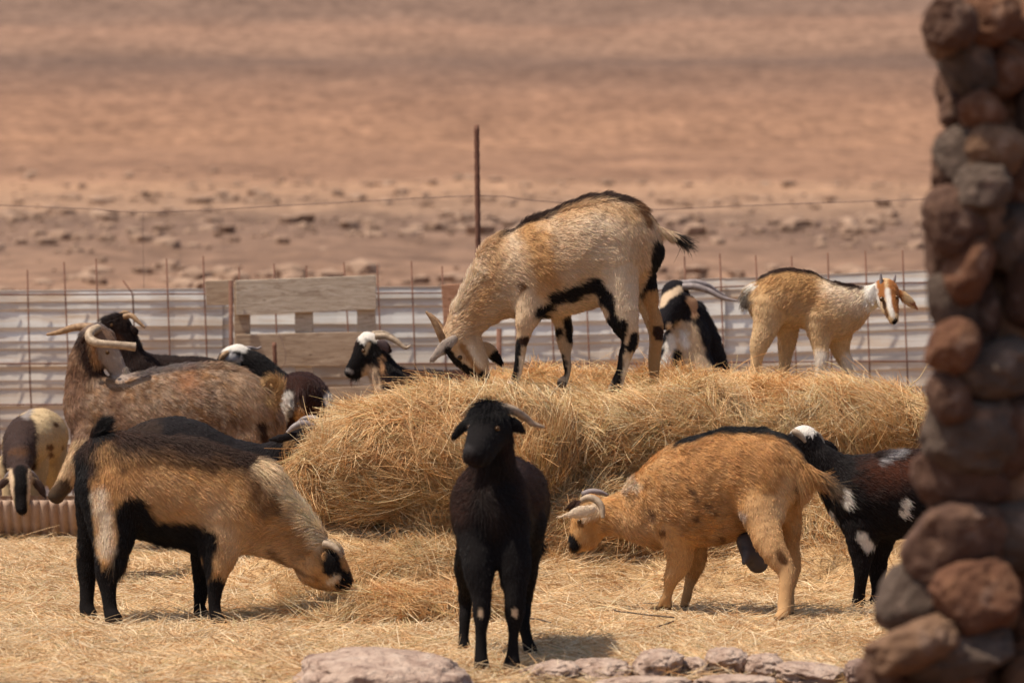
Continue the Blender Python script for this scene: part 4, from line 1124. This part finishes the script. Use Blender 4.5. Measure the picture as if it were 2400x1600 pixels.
# ------------------------------------------------------------------ wooden pallet and boards
def wood(name, c0, c1, c2, st=(1, 6, 9)):
    m, nt, b = nmat(name)
    g = tex(nt, 4.5, 8, st, .7, dist=2.2)
    cc = ramp(nt, g, [(.32, c0), (.5, c1), (.68, c2)])
    kn = ramp(nt, tex(nt, 9, 2, (1, 1, 1.3), kind='vor'), [(.05, (.35, .28, .22)), (.12, (1, 1, 1))])
    nt.links.new(mixc(nt, cc, kn, .6, 'MULTIPLY'), b.inputs['Base Color'])
    bump(nt, b, g, .6, .006); return m
M_WOOD = wood('weathered_pine', (.27, .19, .13), (.48, .39, .30), (.63, .54, .44))
M_WOOD2 = wood('darker_pine', (.22, .145, .095), (.40, .29, .20), (.52, .40, .29))
M_REDW = wood('reddish_board', (.26, .12, .07), (.42, .22, .13), (.50, .30, .2))
def board(corners, th, name, mat, parent, d):
    """corners: four pixel corners (left-top, right-top, right-bottom, left-bottom) at distance d"""
    v = [tuple(P(x, y, d)) for x, y in corners] 
    v += [(a, b_ + th, c_) for a, b_, c_ in v]
    f = [(3, 2, 1, 0), (4, 5, 6, 7), (0, 1, 5, 4), (1, 2, 6, 5), (2, 3, 7, 6), (3, 0, 4, 7)]
    o = mesh_obj(name, v, f, mat, None, False)
    bv = o.modifiers.new('bevel', 'BEVEL'); bv.width = .003; bv.segments = 2
    if parent is not None:
        o.parent = parent; o.matrix_parent_inverse = parent.matrix_world.inverted()
    return o
pal = empty('wooden_pallet', P(710, 1190, 21.2)); tag(pal, 'weathered wooden pallet leaning upright against the mesh fence', 'pallet'); bpy.context.view_layer.update()
board([(552, 657), (881, 645), (882, 725), (553, 739)], .022, 'top_board', M_WOOD, pal, 21.20)
board([(552, 784), (868, 777), (872, 855), (560, 862)], .022, 'middle_board', M_WOOD2, pal, 21.21)
board([(560, 912), (1010, 902), (1012, 985), (560, 995)], .022, 'lower_board', M_WOOD2, pal, 21.22)
for x0, x1 in ((548, 584), (690, 732), (836, 879)):
    board([(x0, 662), (x1, 660), (x1 + 4, 1130), (x0 + 4, 1130)], .07, 'upright_batten', M_WOOD if x0 > 600 else M_WOOD2, pal, 21.225)
blk = board([(480, 658), (544, 656), (546, 714), (484, 716)], .09, 'wooden_block', M_WOOD2, None, 21.27)
tag(blk, 'short square timber end left of the pallet top board', 'wood block')
pp = MB(); pp.tube([P(541, 657, 21.17), P(544, 1150, 21.17)], [.011, .011], 10)
tag(pp.build('steel_stake', M_RUST, None, True), 'thick purplish brown steel stake at the left side of the pallet', 'stake')
pp = MB(); pts = [P(643 + t * .1, 802 + t * 3, 21.12) for t in range(0, 110, 3)]; pp.tube(pts, [.010] * len(pts), 8, ring=.2)
tag(pp.build('rebar_stub', M_RUST, None, True), 'short ribbed rebar stub in front of the pallet middle board', 'rebar')
w = MB(); wp = catmull([P(654, 780, 21.14), P(668, 820, 21.12), P(668, 850, 21.12), P(655, 868, 21.14)], 5); w.tube(wp, [.002] * len(wp), 6)
tag(w.build('wire_loop', M_WIRE, None, True), 'thin bent tie wire in front of the pallet middle board', 'wire')
bd = board([(1034, 668), (1105, 664), (1112, 752), (1040, 758)], .03, 'wooden_plank', M_REDW, None, 21.45)
tag(bd, 'reddish plank end on the mesh fence behind the feeding goat\'s neck', 'plank')
pp = MB(); pp.tube([P(1170, 770, 21.2), P(1166, 1130, 21.2)], [.014, .014], 10)
tag(pp.build('rusty_stake', M_RUST, None, True), 'rusty stake behind the head of the goat on the pile', 'stake')

# ------------------------------------------------------------------ ribbed feed trough
M_CLAY = noisy('dusty_pipe', [(.3, (.33, .22, .16)), (.7, (.48, .35, .26))], 9, 5, bs=.3, bd=.004)
v = []; f = []
X0, X1 = P(-160, 1200, 18.55)[0], P(215, 1200, 18.55)[0]
nx, na = 260, 22
R = .145
for i in range(nx + 1):
    x = X0 + (X1 - X0) * i / nx
    rb_ = .015 * abs(math.sin(math.pi * (x - X0) / .042)) ** .8
    for side in (0, 1):
        for j in range(na + 1):
            a = math.pi * (1.0 + j / na)          # lower half of the pipe
            r = R + rb_ - .012 * side
            v.append((x + .02 * (j / na - .5) * 0, 18.58 + 1.05 * r * math.cos(a), .198 + r * 1.25 * math.sin(a)))
n = 2 * (na + 1)
for i in range(nx):
    for j in range(na):
        a = i * n + j; f.append((a, a + 1, a + n + 1, a + n))
        a = i * n + na + 1 + j; f.append((a, a + n, a + n + 1, a + 1))
    for j in (0, na):
        a = i * n + j; c_ = a + na + 1; f.append((a, a + n, c_ + n, c_))
for i in (0, nx):
    for j in range(na):
        a = i * n + j; c_ = a + na + 1; f.append((a, a + 1, c_ + 1, c_))
tag(mesh_obj('feed_trough', v, f, M_CLAY), 'ribbed terracotta coloured trough cut from a pipe on the left', 'trough')

# ------------------------------------------------------------------ boulder wall, right foreground
def lava(name, c0, c1, c2, lich=(.44, .31, .24)):
    m, nt, b = nmat(name)
    cc = ramp(nt, tex(nt, 12, 8, rough=.75), [(.3, c0), (.5, c1), (.72, c2)])
    li = ramp(nt, tex(nt, 7, 4, rough=.6), [(.60, (0, 0, 0)), (.72, (1, 1, 1))])
    mm = nt.nodes.new('ShaderNodeMath'); mm.operation = 'MULTIPLY'; mm.inputs[1].default_value = .5
    nt.links.new(li, mm.inputs[0])
    nt.links.new(mixc(nt, cc, lich, mm.outputs[0]), b.inputs['Base Color'])
    bump(nt, b, tex(nt, 55, 8, rough=.75), .7, .008)
    b.inputs['Roughness'].default_value = .9
    return m
LV = [lava('lava_brown', (0.059, 0.030, 0.021), (0.104, 0.055, 0.036), (0.163, 0.092, 0.056)),
      lava('lava_grey', (0.059, 0.042, 0.031), (0.104, 0.072, 0.054), (0.151, 0.107, 0.079)),
      lava('lava_red', (0.077, 0.030, 0.017), (0.140, 0.063, 0.034), (0.217, 0.107, 0.055)),
      lava('lava_tan', (0.098, 0.052, 0.031), (0.173, 0.097, 0.056), (0.259, 0.155, 0.091))]
wall = empty('boulder_wall', (1.1, 8.6, 0)); tag(wall, 'rough wall of stacked brown boulders in the right foreground, out of focus', 'stone wall'); bpy.context.view_layer.update()
def boulder(px, py, rx, ry, d, seed, mat, parent=wall, name='stone', rot=0.0, label=None, flat=None, thick=None, amp=.2, rough=0):
    v, f = rock_mesh(seed, 5 if rough else 4, amp, 1.0, 1.1)
    if rough: v = v * (1 - rough * np.abs(fbm(v + seed, 2.6, seed + 3, 5)) * 1.6 + rough * .5 * fbm(v, 7, seed, 3))[:, None]
    v = v / np.abs(v).max(0)
    v = np.sign(v) * np.abs(v) ** .82
    c = P(px, py, d); s = d / FPX
    v = v * np.array([rx * s, (thick or max(rx, ry) * s * .95), ry * s])
    cr, sr = math.cos(rot), math.sin(rot)
    v = np.stack([v[:, 0] * cr - v[:, 2] * sr, v[:, 1], v[:, 0] * sr + v[:, 2] * cr], 1)
    v = v + .06 * s * 20 * fbm(v, 40, seed)[:, None] * v / (np.linalg.norm(v, axis=1)[:, None] + 1e-6) * .2
    o = mesh_obj(name, v, f, mat, None)
    o.location = c
    if parent is not None:
        o.parent = parent; o.matrix_parent_inverse = parent.matrix_world.inverted()
    if label: tag(o, label)
    return o
stones = [  # px, py, rx, ry, mat, rot
    (2222, 45, 58, 62, 0, 0), (2320, 40, 62, 60, 2, .2), (2400, 70, 50, 70, 3, 0), (2205, 105, 34, 34, 3, .3), (2268, 140, 60, 78, 1, .5), (2345, 170, 60, 62, 2, -.2),
    (2420, 160, 45, 70, 0, 0), (2248, 255, 40, 42, 0, 0), (2300, 262, 46, 45, 2, .3), (2365, 265, 55, 55, 1, 0), (2425, 270, 40, 60, 0, .2),
    (2262, 365, 62, 62, 1, .4), (2218, 395, 34, 78, 0, -.1), (2330, 350, 62, 55, 3, -.3), (2402, 370, 52, 70, 2, 0), (2300, 440, 60, 50, 1, 0),
    (2378, 460, 70, 72, 2, .1), (2440, 470, 40, 60, 0, 0), (2232, 520, 62, 75, 0, .5), (2305, 520, 50, 55, 3, 0), (2368, 560, 60, 70, 1, .3), (2430, 580, 46, 80, 2, 0),
    (2205, 610, 40, 70, 0, .1), (2272, 620, 50, 80, 2, -.2), (2335, 650, 60, 82, 1, .1), (2405, 680, 58, 80, 0, -.1), (2228, 710, 52, 62, 1, .3),
    (2290, 740, 44, 80, 0, 0), (2360, 775, 64, 68, 3, 0), (2425, 800, 45, 80, 1, 0), (2235, 815, 52, 62, 2, -.6), (2320, 860, 92, 62, 1, 0),
    (2405, 900, 60, 70, 0, 0), (2225, 935, 46, 62, 0, .2), (2265, 1000, 108, 95, 1, -.3), (2372, 1010, 80, 92, 0, .2), (2430, 1080, 60, 90, 2, 0),
    (2255, 1105, 100, 88, 0, .25), (2375, 1145, 76, 84, 3, .4), (2240, 1265, 112, 92, 0, .05), (2365, 1240, 92, 84, 1, 0), (2440, 1290, 50, 110, 0, 0),
    (2155, 1400, 84, 92, 1, -.5), (2285, 1400, 92, 82, 2, .5), (2400, 1420, 88, 108, 0, .2), (2130, 1520, 100, 52, 3, .35), (2220, 1530, 130, 62, 1, .2), (2350, 1545, 110, 66, 0, 0),
    (2060, 1585, 46, 40, 0, .3), (2190, 1610, 100, 50, 2, 0), (2420, 1600, 70, 60, 3, 0),
]
for i, (x, y, rx, ry, mt, ro) in enumerate(stones):
    dd = 8.5 + .04 * ((i * 7) % 5) + (.14 if x > 2330 else 0)
    boulder(x, y, rx * 1.22, ry * 1.22, dd, 100 + i, LV[mt], rot=ro, rough=.13)
# inner stones that fill the wall's body
for i, y in enumerate(range(-150, 1640, 105)):
    boulder(2330 + 20 * (i % 2), y, 105, 80, 8.9, 300 + i, LV[i % 3])
    boulder(2440, y + 50, 105, 80, 8.9, 400 + i, LV[(i + 1) % 3])
    boulder(2560, y + 10, 110, 84, 8.7, 430 + i, LV[(i + 2) % 4])
for i, y in enumerate(range(20, 1640, 92)):
    for j, x in enumerate((2262, 2335, 2405)):
        boulder(x + (15 if i % 2 else -12), y + 22 * j, 62, 56, 8.7, 700 + i * 3 + j, LV[(i * 2 + j) % 4], rot=.3 * j)
# stones down to the wall's foot, below the frame
for i in range(7):
    for j in range(3):
        boulder(2130 + j * 150 + (i % 2) * 40 - i * 4, 1690 + i * 125, 110, 84, 8.55 + .07 * j, 500 + i * 3 + j, LV[(i + j) % 4])

# ------------------------------------------------------------------ pale rocks along the front edge
M_PINK = noisy('pink_rock', [(.34, (.20, .13, .095)), (.43, (.38, .265, .205)), (.56, (.49, .36, .28)), (.7, (.58, .45, .36))], 16, 12, bs=1, bd=.03, bscale=34)
M_PINK2 = noisy('brown_rock', [(.25, (.10, .065, .05)), (.5, (.24, .16, .125)), (.75, (.36, .26, .21))], 16, 8, bs=.9, bd=.015, bscale=40)
def rock(px, py, rx, ry, dd, seed, mat, label, th=.2, rot=0, amp=.16):
    o = boulder(px, py, rx, ry, dd, seed, mat, None, 'rock', rot, None, thick=th, amp=amp, rough=.12 if rx > 200 else .2)
    tag(o, label, 'rock', 'rocks along the front edge of the pen')
rock(920, 1598, 240, 78, 12.55, 901, M_PINK, 'largest flat pink rock, left of the black goat\'s feet', .32, -.02, .10)
rock(745, 1552, 40, 22, 12.9, 902, M_PINK2, 'small brown stone at the left shoulder of the largest pink rock', .06, .1)
rock(1295, 1572, 80, 28, 12.8, 903, M_PINK, 'low pink rock just right of the black goat\'s hind foot', .14, .05)
rock(1410, 1572, 75, 30, 12.8, 904, M_PINK, 'low flat pink rock, second along the right hand row', .14, -.05)
rock(1545, 1560, 66, 40, 12.8, 905, M_PINK, 'humped pink rock, tallest left of centre of the row', .14, .05)
rock(1630, 1572, 40, 34, 12.85, 906, M_PINK, 'narrow pink rock squeezed in the middle of the row', .1, .1)
rock(1700, 1552, 58, 36, 12.85, 907, M_PINK, 'rounded pink rock standing highest in the row', .12, 0)
rock(1790, 1562, 60, 36, 12.8, 908, M_PINK, 'pink rock with a dark hollow right of the highest one', .14, -.1)
rock(1900, 1580, 95, 28, 12.7, 909, M_PINK, 'long low pink rock near the right end of the row', .16, -.1)
rock(2012, 1575, 34, 32, 12.6, 910, M_PINK2, 'dark grey stone at the right end beside the boulder wall', .08, .3)
rock(1500, 1604, 130, 22, 12.5, 911, M_PINK, 'thin pink slab at the bottom edge below the row', .12, 0)
rock(1720, 1606, 110, 26, 12.5, 912, M_PINK, 'second thin pink slab at the bottom edge, to the right', .12, 0)
# small gravel in front of the rocks
vv = []; ff = []; n0 = 0
for k in range(900):
    y = 11.9 + 1.25 * rng.random(); x = rng.uniform(-1.6, 1.6)
    s = .004 + .014 * rng.random() ** 3
    v, f = rb[k % 6]
    vv.append(v * s + np.array([x, y, s * .4])); ff += [[n0 + i for i in q] for q in f]; n0 += len(v)
tag(mesh_obj('gravel', np.vstack(vv), ff, M_PINK2, smooth=False), 'small gravel and dirt between the front rocks', kind='stuff')
# twigs on the straw
M_TWIG = noisy('dark_twig', [(.3, (.05, .035, .025)), (.7, (.11, .08, .06))], 30, 3, bs=0)
for lab, pts in (('thin dark twig lying on the straw right of the black goat\'s knees', [(1225, 1448), (1260, 1450), (1290, 1458)]),
                 ('dark twig on the straw below the tan goat\'s front feet', [(1440, 1430), (1520, 1440), (1580, 1446)]),
                 ('shorter dark twig nearest the front in the middle of the straw', [(1545, 1466), (1570, 1458), (1578, 1455)])):
    w = MB(); wp = catmull([P(x_, y_, gd(y_, .05)) for x_, y_ in pts], 4); w.tube(wp, [.0028] * len(wp), 6)
    tag(w.build('twig', M_TWIG, None, True), lab, 'twig')
M_STALK = noisy('pale_stalk', [(.3, (.5, .36, .18)), (.7, (.7, .54, .32))], 30, 3, bs=0)
for lab, pts, dd in (('long pale bent stalk sticking up at the right end of the hay pile', [(2120, 940), (2132, 905), (2155, 885), (2176, 850)], 17.3),
                     ('tall straight stalk leaning from the hay above the black goat', [(1267, 990), (1250, 930), (1237, 868)], 16.55)):
    w = MB(); wp = catmull([P(x_, y_, dd) for x_, y_ in pts], 4); w.tube(wp, list(np.linspace(.0035, .0015, len(wp))), 6)
    tag(w.build('straw_stalk', M_STALK, None, True), lab, 'straw stalk')
